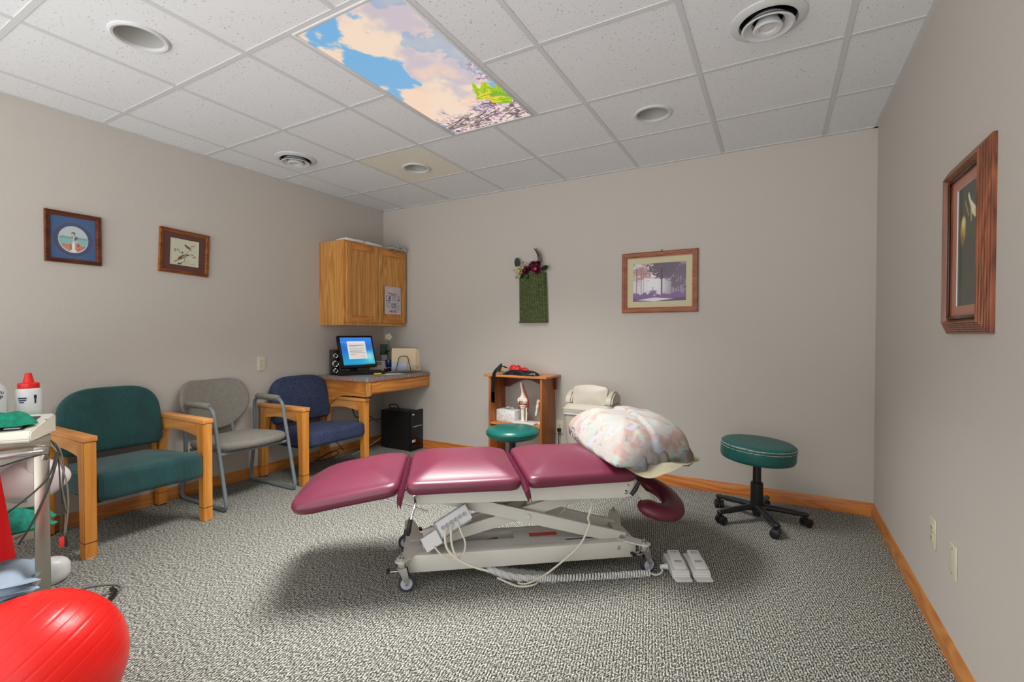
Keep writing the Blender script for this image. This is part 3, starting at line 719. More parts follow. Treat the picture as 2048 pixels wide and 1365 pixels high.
icon(.42, .70, .22, .41); a.ell(.56, .315, .085, .06, (22, 24, 32), .05); a.ell(.56, .315, .05, .035, (206, 206, 214), .05); a.ell(.645, .375, .014, .01, (22, 24, 32))
a.rect(.30, .72, .07, .15, (140, 54, 70)); a.ell(.51, .115, .04, .028, (232, 214, 218), .1); a.ell(.38, .115, .03, .02, (232, 214, 218), .1); a.ell(.64, .115, .03, .02, (232, 214, 218), .1)
for r0, xx0, xx1, yy0, yy1 in ((0, .44, .70, .44, .66), (1, .78, .94, .44, .68), (2, .10, .36, .22, .42), (3, .76, .93, .16, .42)):
    y = yy1
    while y > yy0:
        x = xx0
        while x < xx1: 
            L = rg.uniform(.02, .06)
            if rg.random() < .75: a.line((x, y), (min(x+L, xx1), y-.005), .006, rg.choice([(40, 36, 60), (70, 60, 90), (90, 40, 60)]))
            x += L+.015
        y -= .032
a.line((.80, .50), (.90, .56), .012, (34, 30, 60)); a.line((.90, .56), (.90, .52), .012, (34, 30, 60))
fl = a.mesh('flyer', .225, .272, M_attr_gloss, None, T(0, 0, 0)); fl.location = (CX1+.0200, 3.525, 1.494); fl.rotation_euler = (0, 0, R(90))
tag(fl, 'white printed flyer with social media icons taped on right cabinet door', 'flyer')

# ------------------------------------------------------------ desk
DX1, DZ = -3.045, .78
desk = thing('corner_desk', 'built-in oak desk with speckled grey-brown top in the left corner', 'desk', (XL, 2.9, 0))
dl = YB-.005-2.9; dd = DX1-XL
b = BM(); prism(b, rpoly([(0.001, 0), (dd, 0), (dd, dl), (0.001, dl)], [.002, .03, .02, .002]), .036, T(0, 0, DZ-.036), bev=.006); obj('worktop', b, M_graytop, desk)
b = BM(); bx(b, dd-.040, dd-.014, .056, dl-.002, DZ-.145, DZ-.037); obj('apron', b, M_oak_y, desk)
b = BM(); bx(b, dd-.014, dd-.003, .065, dl-.03, DZ-.135, DZ-.047, bev=.004); obj('drawer', b, M_oak_y, desk)
b = BM()   # left end panel: top full depth, arch cut-out, leg at the wall
pts = [(0.002, 0.0), (.10, 0.0), (.10, .50)]
for k in range(9):
    t_ = k/8; pts.append((.10+.26*t_, .50+.115*math.sin(t_*PI/2)))
pts += [(dd-.03, .615), (dd-.03, DZ-.037), (0.002, DZ-.037)]
prism(b, pts, .02, T(0, .045, 0) @ RX(90)); obj('end_panel', b, M_oak_x, desk)
b = BM(); bx(b, dd-.05, dd-.012, .02, .055, DZ-.16, DZ-.037, bev=.002); obj('corner_post', b, M_oak_z, desk)

# monitor
mon = thing('monitor', 'black flat computer monitor with lit blue screen on desk', 'monitor', (-3.47, 3.19, DZ), -10+90)
mt = T(0, 0, .215) @ RX(-17)
b = BM(); box(b, (0, .02, 0), (.375, .035, .315), mt, bev=.008); box(b, (0, .05, 0), (.24, .05, .2), mt, bev=.02); obj('housing', b, M_blackgloss, mon)
a = Art(120, 96, (40, 110, 200)); u, v = a.u, a.v
a.put(ss(1-v, .3, 1), (40, 160, 200)); a.put(ss(u-v, .1, 1)*.8, (90, 200, 200)); a.ell(.5, 1.0, .7, .3, (60, 130, 226), .6); a.line((.0, .85), (.45, .72), .006, (160, 220, 250), .8); a.ell(.85, .30, .12, .15, (150, 230, 240), .8, .8)
a.rect(.20, .78, .22, .86, (226, 226, 232)); a.rect(.22, .76, .24, .78, (216, 210, 200))
for y_, x1_ in ((.71, .72), (.66, .5), (.58, .7), (.50, .65), (.44, .72), (.38, .4)): a.line((.26, y_), (x1_, y_), .006, (70, 72, 90))
a.rect(.60, .70, .285, .30, (150, 150, 160)); a.rect(0, 1, 0, .035, (50, 120, 190))
a.mesh('screen', .335, .268, M_screen, mon, mt @ T(0, .0018, .004))
b = BM(); box(b, (0, .07, .05), (.07, .03, .13), bev=.008); obj('stand_neck', b, M_black, mon)
b = BM(); puff(b, rpoly([(-.11, -.05), (.11, -.05), (.11, .13), (-.11, .13)], .05, N=48), .018, .006); obj('stand_base', b, M_black, mon)
# speaker
sp = thing('desktop_speaker', 'tall black desktop speaker with chrome rings left of monitor', 'speaker', (-3.555, 3.0, DZ), 66)
b = BM(); box(b, (0, .04, .118), (.068, .09, .235), bev=.008); obj('cabinet', b, M_blackgloss, sp)
for z_, r0 in ((.04, .018), (.105, .025), (.178, .018)):
    b = BM(); tube(b, [(r0*math.cos(k*PI/12), -.006, z_+r0*math.sin(k*PI/12)) for k in range(24)], .004, 8, closed=True); q = obj('driver_ring', b, M_chrome, sp)
    b = BM(); lathe(b, [(0, .002), (r0*.5, .006), (r0, 0)], 24, T(0, -.005, z_) @ RX(90)); obj('driver_cone', b, M_black, q)
# keyboard
kb = thing('keyboard', 'black computer keyboard lying at the desk edge before monitor', 'keyboard', (-3.41, 3.17, DZ+.001), 64)
b = BM(); prism(b, [(-.08, 0), (.085, 0), (.085, .028), (-.08, .012)], .43, T(-.215, 0, 0) @ RZ(90) @ RX(90) if False else Matrix(((0, 0, 1, -.215), (1, 0, 0, 0), (0, 1, 0, 0), (0, 0, 0, 1))), bev=.004); obj('keyboard_base', b, M_black, kb)
b = BM()
for j in range(6):
    for i in range(21):
        y_ = -.055+j*.0225; z_ = .016+(y_+.08)/.165*.016
        box(b, (-.20+i*.02, y_, z_), (.016, .018, .007), bev=.003, seg=1)
k_ = obj('keys', b, mat('key_plastic', (36, 36, 40), .4), kb); k_['kind'] = 'stuff'
# mouse
b = BM(); puff(b, rpoly([(-.03, -.055), (.03, -.055), (.034, .055), (-.034, .055)], .03, N=36), .02, .012, crown=.016)
ms = thing('computer_mouse', 'black and silver computer mouse beside keyboard on desk', 'mouse', (-3.345, 3.43, DZ+.001), 50); obj('shell', b, M_blackgloss, ms)
b = BM(); box(b, (0, .03, .033), (.008, .02, .008), bev=.003); obj('scroll_wheel', b, M_chrome, ms)
# highlighter, blue paper
hl = thing('highlighter_pen', 'yellow highlighter pen with black cap lying on desk front edge', 'pen', (-3.245, 3.22, DZ+.009), 70)
b = BM(); cyl(b, (-.035, 0, 0), (.035, 0, 0), .008, .008); obj('barrel', b, mat('yellow_plastic', (226, 210, 30), .4), hl)
b = BM(); cyl(b, (.035, 0, 0), (.075, 0, 0), .0085, .007); obj('cap', b, M_black, hl)
b = BM(); box(b, (0, 0, .001), (.13, .09, .002)); o = obj('note_paper', b, mat('blue_paper', (70, 140, 180), .7)); o.location = (-3.27, 3.05, DZ); o.rotation_euler = (0, 0, R(60)); tag(o, 'blue slip of paper under keyboard edge on desk', 'paper')
b = BM(); box(b, (0, 0, .0006), (.2, .14, .0012)); o = obj('note_paper', b, M_paper); o.location = (-3.20, 3.35, DZ); o.rotation_euler = (0, 0, R(75)); tag(o, 'white sheet of paper flat on desk under yellow pen', 'paper')
# small telephone / card box behind
ph_ = thing('desk_calendar_box', 'beige desk box with dark label right of monitor', 'box', (-3.50, 3.47, DZ), 55)
b = BM(); box(b, (0, 0, .055), (.17, .05, .11), RX(-8), bev=.008); obj('case', b, M_beigebin, ph_)
b = BM(); box(b, (0, -.0265, .082), (.08, .002, .028), RX(-8)); obj('label_strip', b, M_greymetal, ph_)
b = BM(); box(b, (0, 0, .02), (.035, .012, .04), bev=.003); o = obj('stapler_box', b, mat('red_plastic', (180, 20, 24), .4)); o.location = (-3.375, 3.425, DZ+.0); o.location = (-3.42, 3.50, DZ); tag(o, 'small red box on desk behind the mouse', 'box')
b = BM(); box(b, (0, 0, .0), (.075, .02, .11), bev=.003); gb = obj('green_card', b, blotch('green_print', (20, 44, 26), [((40, 110, 50), .5, 3), ((120, 170, 110), .62, 6)], 10, .5, .0))
gb.location = (-3.56, 3.62, DZ+.22); gb.rotation_euler = (0, 0, R(50)); 
b = BM(); box(b, (0, 0, .0825), (.06, .06, .165), bev=.004); st = obj('tissue_cube', b, M_greyplastic); st.location = (-3.56, 3.62, DZ); st.rotation_euler = (0, 0, R(50)); tag(st, 'narrow grey box at back of desk carrying the green card', 'box')
tag(gb, 'dark green picture card standing behind potted orchid', 'card')
# orchid
pl = thing('potted_orchid', 'small orchid with one white bloom in cobalt blue pot on desk', 'plant', (-3.43, 3.555, DZ))
b = BM(); lathe(b, [(.026, 0), (.028, .004), (.036, .08), (.037, .115), (.033, .115), (.031, .08), (0, .08)], 32); obj('pot', b, mat('cobalt_glaze', (18, 34, 92), .15, coat=.5), pl)
b = BM(); tube(b, cat([(0, 0, .08), (.006, .0, .18), (.0, .006, .28), (.0, .0, .345)]), .0028, 8); obj('stem', b, mat('plant_stem', (70, 96, 50), .5), pl)
b = BM(); tube(b, [(-.01, .01, .08), (-.012, .01, .27)], .0016, 6); tube(b, [(.014, .008, .08), (.016, .008, .26)], .0016, 6); obj('support_stick', b, mat('stick', (150, 140, 120), .6), pl)
def leaf(b, base, dir_, L, W, droop=.3, up=.4, n=8, thick=.0012, twist=0, side=None):
    base = Vector(base); d = Vector(dir_).normalized(); s = d.cross(Vector(side) if side else Vector((0, 0, 1)))
    if s.length < .01: s = Vector((1, 0, 0))
    s.normalize(); s = Matrix.Rotation(twist, 3, d) @ s; rows = []
    for i in range(n+1):
        t_ = i/n; wd = W*math.sin(PI*min(1, t_*.96+.04))**.8; p = base+d*(L*t_)+Vector((0, 0, 1))*(up*L*t_-droop*L*t_*t_)
        nn = d.cross(s).normalized()
        rows.append([b.verts.new(p+s*wd*.5), b.verts.new(p-nn*wd*.12), b.verts.new(p-s*wd*.5)])
    fs = []
    for a_, c_ in zip(rows, rows[1:]):
        for k in (0, 1): fs.append(b.faces.new((a_[k], a_[k+1], c_[k+1], c_[k])))
    bmesh.ops.solidify(b, geom=fs, thickness=thick)
M_leaf = mat('dark_leaf', (30, 62, 34), .4, var=.2)
for dr, L, z_ in (((.75, .66, 0), .10, .21), ((-.6, -.8, 0), .09, .20), ((.3, .95, 0), .07, .21), ((-.75, -.66, 0), .07, .18), ((.2, -1, 0), .06, .2)):
    b = BM(); leaf(b, (0, 0, z_), dr, L, .036, .9, .8); obj('leaf', b, M_leaf, pl)
for k in range(5):
    b = BM(); a_ = k*2*PI/5
    mm = T(0, 0, .352) @ RZ(40) @ RX(80)
    leaf(b, (0, 0, 0), (math.cos(a_), math.sin(a_), 0), .036, .036, 0, .1); b.transform(mm); obj('petal', b, mat('cream_petal', (236, 238, 210), .6), pl)
b = BM(); lathe(b, [(0, .008), (.006, .004), (.007, -.002), (0, -.004)], 14, T(.003, -.003, .352) @ RX(80)); obj('flower_centre', b, mat('flower_yellow', (206, 206, 130), .6), pl)
# folders in a wire rack
fo = thing('manila_folders', 'cream manila folders standing upright in wire holder on desk', 'folders', (-3.275, 3.62, DZ), 38)
for i in range(5):
    b = BM(); box(b, (.012*i-.01, .0+.010*i, .12), (.24, .003, .235-.006*i), RX(-6)); obj('folder', b, M_manila, fo)
b = BM(); box(b, (-.05, -.012, .055), (.15, .003, .10), RX(-6)); obj('envelope', b, mat('pale_blue_paper', (196, 206, 222), .7), fo)
wr = thing('wire_file_holder', 'dark wire file holder in front of manila folders', 'file holder', (-3.275, 3.62, DZ), 38)
b = BM()
for o_ in (-.034, -.05): tube(b, bend([(-.085, o_, .005), (-.05, o_, .16), (.03, o_, .16), (.065, o_, .005)], .03), .0035, 8)
tube(b, [(-.085, -.034, .005), (-.085, -.05, .005), ], .0035, 8); tube(b, [(.065, -.034, .005), (.065, -.05, .005)], .0035, 8); obj('wire', b, mat('dark_wire', (54, 56, 52), .35, .6), wr)
# rolled papers
b = BM(); n = 26
prev = None
pts = [(-.17, .002), (-.12, .004), (-.05, .008), (.02, .010), (.08, .012), (.13, .018), (.155, .034), (.15, .054), (.125, .062), (.06, .058), (-.02, .052), (-.10, .048), (-.165, .044)]
P_ = cat([(p[0], 0, p[1]) for p in pts], 4)
rows = [(b.verts.new((p.x, -.075+.00*i, p.z)), b.verts.new((p.x+.015, .075, p.z*.9))) for i, p in enumerate(P_)]
fs = [b.faces.new((a_[0], a_[1], c_[1], c_[0])) for a_, c_ in zip(rows, rows[1:])]; bmesh.ops.solidify(b, geom=fs, thickness=.007)
o = obj('folded_papers', b, M_paper); o.location = (-3.215, 3.50, DZ+.006); o.rotation_euler = (0, 0, R(40)); tag(o, 'curled stack of white forms folded over on desk right side', 'papers')

# ------------------------------------------------------------ computer tower
pc = thing('computer_tower', 'black computer tower standing on the floor under the desk', 'computer', (-3.135, 3.55, 0))
b = BM(); bx(b, -.40, -.02, .0, .185, .012, .385, bev=.006); obj('case', b, M_black, pc)
b = BM(); bx(b, -.02, 0, -.002, .187, .06, .40, bev=.005); bx(b, -.03, .004, -.002, .187, .0, .058, bev=.004); fr = obj('front_panel', b, M_blackgloss, pc)
b = BM(); bx(b, 0, .003, .03, .165, .235, .243); bx(b, 0, .004, .08, .12, .239, .246); obj('silver_strip', b, M_chrome, fr)
b = BM(); bx(b, 0, .002, .02, .045, .085, .11); bx(b, 0, .002, .052, .065, .085, .11); bx(b, 0, .002, .025, .05, .355, .368); obj('sticker', b, M_whiteplastic, fr)
b = BM()
for k in range(3): bx(b, 0, .002, .02, .165, .27+k*.03, .272+k*.03)
obj('drive_bay', b, M_black, fr)
b = BM(); tube(b, cat([(-.36, .1, .385), (-.37, .1, .425), (-.28, .1, .43), (-.24, .1, .386)]), .005, 8); obj('handle_cord', b, M_black, pc)
b = BM()
for k in range(4): box(b, (-.36+k%2*.3, .03+k//2*.13, .006), (.04, .03, .012))
obj('foot', b, M_rubber, pc)

# cables behind blue chair / under desk
rg = random.Random(5)
def cable(name, label, pts, r, m, catg='cable', group=None, n=8):
    b = BM(); tube(b, cat(pts, 8), r, n); return tag(obj(name, b, m), label, catg, group)
cable('desk_cable', 'black cable hanging straight down behind blue chair arm', [(-3.655, 3.00, .72), (-3.66, 3.0, .5), (-3.655, 3.005, .3), (-3.66, 3.0, .1)], .004, M_cable_d)
cable('desk_cable', 'looped black cables bunched under the desk top', [(-3.5, 3.12, .74), (-3.52, 3.15, .6), (-3.47, 3.22, .50), (-3.42, 3.3, .56), (-3.5, 3.28, .66), (-3.56, 3.2, .5), (-3.50, 3.2, .36), (-3.46, 3.28, .46), (-3.52, 3.18, .6), (-3.42, 3.22, .42), (-3.36, 3.35, .30)], .006, M_cable_d)
cable('desk_cable', 'thin black cable strung along the wall to computer tower', [(-3.66, 2.95, .3), (-3.655, 3.2, .29), (-3.60, 3.5, .28), (-3.54, 3.62, .28)], .004, M_cable_d)
cable('desk_cable', 'pale cable running over the floor to computer tower', [(-3.5, 3.15, .012), (-3.56, 3.3, .012), (-3.58, 3.5, .05), (-3.545, 3.64, .12)], .004, M_cable_w)
cable('power_cords', 'tangle of black cords on the floor under blue chair', [(-3.55, 2.70, .01), (-3.50, 2.78, .07), (-3.46, 2.9, .11), (-3.50, 2.98, .06), (-3.56, 2.9, .02), (-3.52, 2.76, .05), (-3.44, 2.82, .10), (-3.42, 2.94, .13), (-3.48, 3.02, .09), (-3.55, 3.0, .16), (-3.6, 2.96, .2)], .004, M_cable_d)

# ------------------------------------------------------------ wooden frame armchairs
def arm_chair(name, label, y0, W, xf, depth, za, zs, zb, fabm, wz=M_chw_z, wx=M_chw_x, band=False, glides=True, thick=.105, br=.24, seatout=.03):
    """faces +X; y0 = near side, W = outer width, xf = front plane, za = arm top, zs = seat top, zb = back top"""
    t = thing(name, label, 'chair', (xf, y0, 0)); lw = .055
    for s in (0, 1):
        yc = lw/2 if s == 0 else W-lw/2
        for fr_ in (0, 1):
            b = BM(); x = 0 if fr_ else -depth
            top = za-.028
            # tapered leg: thicker at arm, prism in XZ
            if fr_: pr = [(-.052, 0), (0, 0), (0.0, top), (-.10, top), (-.075, top-.09), (-.06, top-.3)]
            else: pr = [(0.0, 0), (.045, 0), (.06, top-.2), (.11, top), (.03, top), (.015, top-.25)]
            prism(b, [(x+p[0], p[1]) for p in pr], lw, T(0, yc+lw/2, 0) @ RX(90), bev=.004)
            lg = obj('leg', b, wz, t)
            b = BM(); gx_ = x-.026 if fr_ else x+.022
            if glides: lathe(b, [(.034, 0), (.034, .003), (.02, .007), (0, .007)], 24, T(gx_, yc, 0)); obj('glide', b, M_chrome if fr_ else M_black, lg)
            b = BM(); bx(b, gx_-.0275, gx_+.0275, yc-lw/2-.0006, yc+lw/2+.0006, .083, .086); obj('groove', b, M_pine_dark, lg)
        b = BM(); pr = [(-depth+.04, top-.002), (-.09, top-.002), (-.09, top-.085)]
        for k in range(7): pr.append((-.09-(depth-.17)*(k/6), top-.085+.022*math.sin(PI*k/6)))
        prism(b, pr[:3]+pr[4:], lw-.012, T(0, yc+(lw-.012)/2, 0) @ RX(90), bev=.003); obj('arm_rail', b, wx, t)
        b = BM(); bx(b, -depth-.01, .006, yc-lw/2-.004, yc+lw/2+.004, za-.028, za, bev=.005); obj('armrest', b, wx, t)
    iw = W-2*lw
    out = rpoly([(-depth+.06, .012), (seatout, -.0), (seatout, iw+.0), (-depth+.06, iw-.012)], [.05, .05, .05, .05], N=72)
    b = BM(); puff(b, out, thick, .035, crown=.03, crownb=.004, m=T(0, lw, zs-thick-.005) @ RY(-3.5)); st_ = obj('seat', b, fabm, t)
    b = BM(); bx(b, -depth+.08, -.09, lw+.03, W-lw-.03, zs-thick-.03, zs-thick+.004); obj('seat_frame', b, M_blackcloth, t)
    hb = zb-(zs+.02); bw = iw+(.04 if band else .02)
    o2 = rpoly([(-bw/2+.012, 0), (bw/2-.012, 0), (bw/2-.006, hb), (-bw/2+.006, hb)], [.05, .05, br, br], N=84)
    mb = T(-depth+.14, W/2, zs+.015) @ RY(-10) @ Matrix(((0, 0, 1, 0), (1, 0, 0, 0), (0, 1, 0, 0), (0, 0, 0, 1)))
    b = BM(); puff(b, o2, .075, .03, crown=.018, crownb=.01, m=mb @ T(0, 0, -.07)); obj('backrest', b, fabm, t)
    for s in (-1, 1):
        b = BM(); box(b, (-depth+.06, W/2+s*(iw/2-.035), zs-.02), (.04, .03, .26), bev=.004); obj('back_post', b, wz, t)
    return t
M_green = fabric_rib('green_ribbed_fabric', (10, 42, 50), (22, 76, 74))
M_blue = fabric_squiggle('navy_pattern_fabric', (30, 38, 66), (56, 70, 104))
arm_chair('waiting_armchair', 'wide wooden armchair with dark green ribbed seat and back, nearest left wall chair', 1.015, .630, -3.068, .60, .632, .435, .845, M_green, thick=.15, br=.26)
arm_chair('waiting_armchair', 'wooden armchair with navy blue patterned seat and back beside the desk', 2.325, .665, -3.115, .555, .598, .405, .815, M_blue, thick=.12, br=.22)

# ------------------------------------------------------------ grey sled chair
sc_ = thing('sled_chair', 'grey upholstered sled-base chair with tubular metal frame between green and blue chairs', 'chair', (-3.09, 1.745, 0))
M_greyfab = mat('grey_fabric', (128, 124, 116), .95, bump=.4, bscale=500, var=.08, vscale=40)
cwid = .50
for s in (0, 1):
    y = 0 if s == 0 else cwid
    b = BM(); tube(b, bend([(-.50, y, .33), (-.50, y, .66), (-.16, y, .665), (0.0, y, .012), (-.56, y, .012), (-.50, y, .34)], .055, 8), .0125, 14); obj('side_frame', b, M_greymetal, sc_)
    b = BM(); pa = [(-.46, y, .672), (-.44, y, .676), (-.22, y, .676), (-.19, y, .670)]; tube(b, cat(pa, 4), [.020]+[.026]*11+[.018], 14, sy=.75) if False else tube(b, [(-.47, y, .672), (-.455, y, .676), (-.22, y, .676), (-.20, y, .672)], [.018, .025, .025, .018], 16, sy=.8); obj('arm_pad', b, M_greyfab, sc_)
b = BM(); tube(b, [(-.10, 0, .36), (-.10, cwid, .36)], .011, 10); tube(b, [(-.44, 0, .355), (-.44, cwid, .355)], .011, 10); obj('cross_bar', b, M_greymetal, sc_)
out = rpoly([(-.50, .0), (-.08, -.03), (.02, cwid*.5), (-.08, cwid+.03), (-.50, cwid)], [.10, .15, .30, .15, .10], N=84)
b = BM(); puff(b, out, .055, .026, crown=.035, crownb=.012, m=T(0, 0, .385) @ RY(-3)); obj('seat', b, M_greyfab, sc_)
o2 = rpoly([(-.12, 0), (.12, 0), (.265, .17), (.21, .375), (-.21, .375), (-.265, .17)], [.12, .12, .16, .13, .13, .16], N=84)
mb = T(-.485, cwid/2-.045, .458) @ RY(-13) @ Matrix(((0, 0, 1, 0), (1, 0, 0, 0), (0, 1, 0, 0), (0, 0, 0, 1)))
b = BM(); puff(b, o2, .05, .024, crown=.010, crownb=.012, fn=lambda p: Vector((p.x, p.y, p.z+.9*p.x*p.x)), m=mb @ T(0, 0, -.04)); obj('backrest', b, M_greyfab, sc_)
for q in (-.06, .06):
    b = BM(); tube(b, [(-.45, cwid/2+q, .38), (-.50, cwid/2+q, .56)], .012, 10); obj('back_support', b, M_greymetal, sc_)

# ------------------------------------------------------------ wooden shelf
sh = thing('wooden_shelf', 'small stained pine shelf stand with arched back rail against back wall', 'shelf', (-1.912, 3.45, 0))
hw = .256; th = .02; sd = .26
for s in (-1, 1):
    b = BM(); bx(b, s*hw-(th if s > 0 else 0), s*hw+(0 if s > 0 else th), 0, sd, 0, .795, bev=.002); obj('side_panel', b, M_pine_z, sh)
b = BM(); bx(b, -hw-.045, hw+.042, -.012, .285, .795, .815, bev=.004); obj('top', b, M_pine_x, sh)
for z_ in (.385, .08):
    b = BM(); bx(b, -hw+th, hw-th, .004, sd-.006, z_, z_+.018, bev=.002); obj('shelf_board', b, M_pine_x, sh)
b = BM(); W2 = hw-th; pr = [(-W2, .795), (-W2, .69)]
pr += [(-W2+.05, .69)]+[(-W2+.06+(2*W2-.12)*k/12, .695+.065*math.sin(PI*k/12)) for k in range(13)]+[(W2-.05, .69), (W2, .69), (W2, .795)]
prism(b, pr, .016, T(0, sd-.02, 0) @ RX(90)); obj('arched_rail', b, M_pine_dark, sh)
b = BM(); bx(b, hw, hw+.02, sd-.03, sd-.008, .69, .795, bev=.002); obj('side_cleat', b, M_pine_dark, sh)
# items on shelf
SX, SY, SZ = -1.912, 3.45, .403
tb = thing('tissue_box', 'floral patterned tissue box on the middle shelf of the pine stand', 'tissue box', (SX-.125, SY+.13, SZ), -8)
b = BM(); box(b, (0, 0, .05), (.20, .11, .10), bev=.002); obj('carton', b, blotch('floral_print', (226, 226, 224), [((96, 118, 176), .6, 5), ((70, 90, 70), .62, 7), ((150, 110, 130), .64, 6)], 12, .6, 0), tb)
b = BM(); n = 10
rows = [[b.verts.new((-.05+.1*i/n, -.02+.03*j/3+.01*math.sin(i), .10+.022*math.sin(PI*i/n)*(1+.3*math.sin(j*2+i)))) for j in range(4)] for i in range(n+1)]
fs = [b.faces.new((rows[i][j], rows[i+1][j], rows[i+1][j+1], rows[i][j+1])) for i in range(n) for j in range(3)]; bmesh.ops.solidify(b, geom=fs, thickness=.002); obj('tissue', b, M_paper, tb)
M_bone = mat('bone_plastic', (232, 226, 208), .35, var=.05, vscale=20); M_muscle = mat('red_muscle', (156, 52, 32), .35)
kn = thing('knee_joint_model', 'anatomical knee model with red ligaments on white base on pine shelf', 'anatomical model', (SX+.055, SY+.10, SZ))
b = BM(); bx(b, -.09, .11, -.07, .06, 0, .014, bev=.003); obj('base_plate', b, M_whiteplastic, kn)
b = BM(); tube(b, cat([(-.045, 0, .345), (-.04, 0, .30), (-.03, 0, .25), (-.028, 0, .215), (-.028, 0, .185)], 5), [.012]*5+[.011]*5+[.016]*3+[.026]*3+[.036]*4+[.028], 18); lathe(b, [(0, -.03), (.022, -.022), (.03, 0), (.022, .024), (0, .03)], 18, T(-.05, .0, .19)); lathe(b, [(0, -.03), (.022, -.022), (.03, 0), (.022, .024), (0, .03)], 18, T(-.008, .0, .19)); obj('thigh_bone', b, M_bone, kn)
b = BM(); tube(b, cat([(-.028, 0, .158), (-.028, 0, .13), (-.030, 0, .08), (-.028, 0, .015)], 5), [.034]*3+[.026]*3+[.016]*4+[.015]*5+[.02], 18); tube(b, [(.008, 0, .13), (.004, 0, .02)], [.008, .007], 10); obj('shin_bone', b, M_bone, kn)
b = BM(); tube(b, cat([(-.033, 0, .345), (-.008, 0, .27), (.018, 0, .20), (.020, 0, .14), (.014, 0, .10)], 5), [.004]*5+[.008]*6+[.010]*5+[.006]*5, 10); lathe(b, [(.034, -.006), (.038, 0), (.034, .006)], 24, T(-.028, 0, .163)); tube(b, cat([(-.04, -.025, .195), (-.05, -.028, .16), (-.045, -.025, .12)], 4), .005, 8); obj('ligament', b, M_muscle, kn)
fm_ = thing('foot_joint_model', 'small anatomical joint model at right end of pine shelf', 'anatomical model', (SX+.170, SY+.14, SZ))
b = BM(); bx(b, -.045, .05, -.04, .04, 0, .012, bev=.003); obj('base_plate', b, M_whiteplastic, fm_)
b = BM(); tube(b, cat([(-.005, 0, .20), (-.018, 0, .16), (-.03, 0, .11), (-.04, 0, .06)], 5), [.02]*4+[.015]*5+[.010]*6+[.004], 14); tube(b, cat([(.02, 0, .195), (.022, 0, .12), (.02, 0, .01)], 5), [.018]*3+[.012]*4+[.013]*4, 14); obj('bones', b, M_bone, fm_)
b = BM(); tube(b, cat([(.0, -.012, .185), (.006, -.014, .15), (.008, -.01, .10)], 5), [.010]*5+[.006]*6, 10); obj('muscle', b, M_muscle, fm_)
# brace / belt on the shelf top
br_ = thing('black_support_belt', 'black folded support belt with strap hanging over edge of pine shelf top', 'belt', (SX, SY, .815))
b = BM(); pth = cat([(-.10, .05, .055), (-.14, .03, .072), (-.175, .0, .04), (-.19, -.015, .008), (-.195, -.018, -.05), (-.2, -.018, -.15), (-.2, -.018, -.24)], 6)
rows = [(b.verts.new(p+Vector((-.017, 0, 0))), b.verts.new(p+Vector((.017, .0, .0)))) for p in pth]
fs = [b.faces.new((a_[0], a_[1], c_[1], c_[0])) for a_, c_ in zip(rows, rows[1:])]; bmesh.ops.solidify(b, geom=fs, thickness=.004); obj('hanging_strap', b, M_blackcloth, br_)
b = BM(); prism(b, [(-.03, -.03), (.03, -.02), (.02, .04), (-.0, .055)], .008, T(-.155, .0, .05) @ RX(75) @ RZ(-25)); obj('strap_flap', b, M_blackcloth, br_)
b = BM(); tube(b, cat([(-.04, .0, .012), (-.02, .02, .026), (.01, .01, .03), (.03, .03, .015)], 5), [.008, .014]+[.017]*12+[.012, .008], 10)
yl = obj('yellow_exercise_band', b, mat('yellow_latex', (206, 176, 30), .5)); yl.location = (SX-.235, SY+.13, .8165); tag(yl, 'small crumpled yellow band at left end of pine shelf top', 'band')

# ------------------------------------------------------------ bin
bn = thing('waste_bin', 'beige plastic swing-top waste bin beside pine shelf, behind the table', 'bin', (-1.262, 3.56, 0))
def rr4(w_, d_, r): return rpoly([(-w_/2, -d_/2), (w_/2, -d_/2), (w_/2, d_/2), (-w_/2, d_/2)], r, N=64)
b = BM(); rings = []
for z_, w_, d_ in ((0, .32, .22), (.01, .325, .225), (.54, .40, .29), (.55, .40, .29)):
    rings.append([b.verts.new((p.x, p.y, z_)) for p in rr4(w_, d_, .05)])
for A1, B1 in zip(rings, rings[1:]):
    for i in range(64): b.faces.new((A1[i], A1[(i+1) % 64], B1[(i+1) % 64], B1[i]))
b.faces.new(rings[0][::-1]); b.faces.new(rings[-1]); obj('body', b, M_beigebin, bn)
b = BM(); rings = []
for z_, w_, d_ in ((.545, .425, .30), (.58, .43, .305), (.585, .41, .29), (.605, .39, .27), (.62, .38, .255)):
    rings.append([b.verts.new((p.x, p.y, z_)) for p in rr4(w_, d_, .055)])
for A1, B1 in zip(rings, rings[1:]):
    for i in range(64): b.faces.new((A1[i], A1[(i+1) % 64], B1[(i+1) % 64], B1[i]))
b.faces.new(rings[0][::-1]); b.faces.new(rings[-1])
for s in (-1, 1):    # side cheeks
    pr = [(-.125, 0)]+[(-.125*math.cos(PI*k/16)*(1.0), .105*math.sin(PI*k/16)) for k in range(1, 16)]+[(.125, 0)]
    prism(b, pr, .055, T(s*.1625-.0275, 0, .615) @ RZ(90) @ RX(90), bev=.012)
pr = [(-.09, 0), (-.09, .02), (-.02, .085), (.06, .085), (.125, 0)]
prism(b, pr, .30, T(-.15, 0, .612) @ RZ(90) @ RX(90), bev=.01)
obj('lid', b, M_beigebin, bn)
b = BM(); pr = [(-.125, .0), (-.13, .05), (-.10, .11), (-.02, .145), (.06, .13), (.12, .06), (.13, 0)]
pts_ = [(p[0], p[1]) for p in pr]
o_ = rpoly([(-.135, 0), (.135, 0), (.145, .14), (0, .165), (-.145, .14)], [.01, .01, .03, .08, .03], N=60)
puff(b, o_, .02, .008, crown=.012, m=T(0, -.085, .612) @ RX(72)); obj('swing_flap', b, mat('beige_flap', (190, 181, 166), .42), bn)
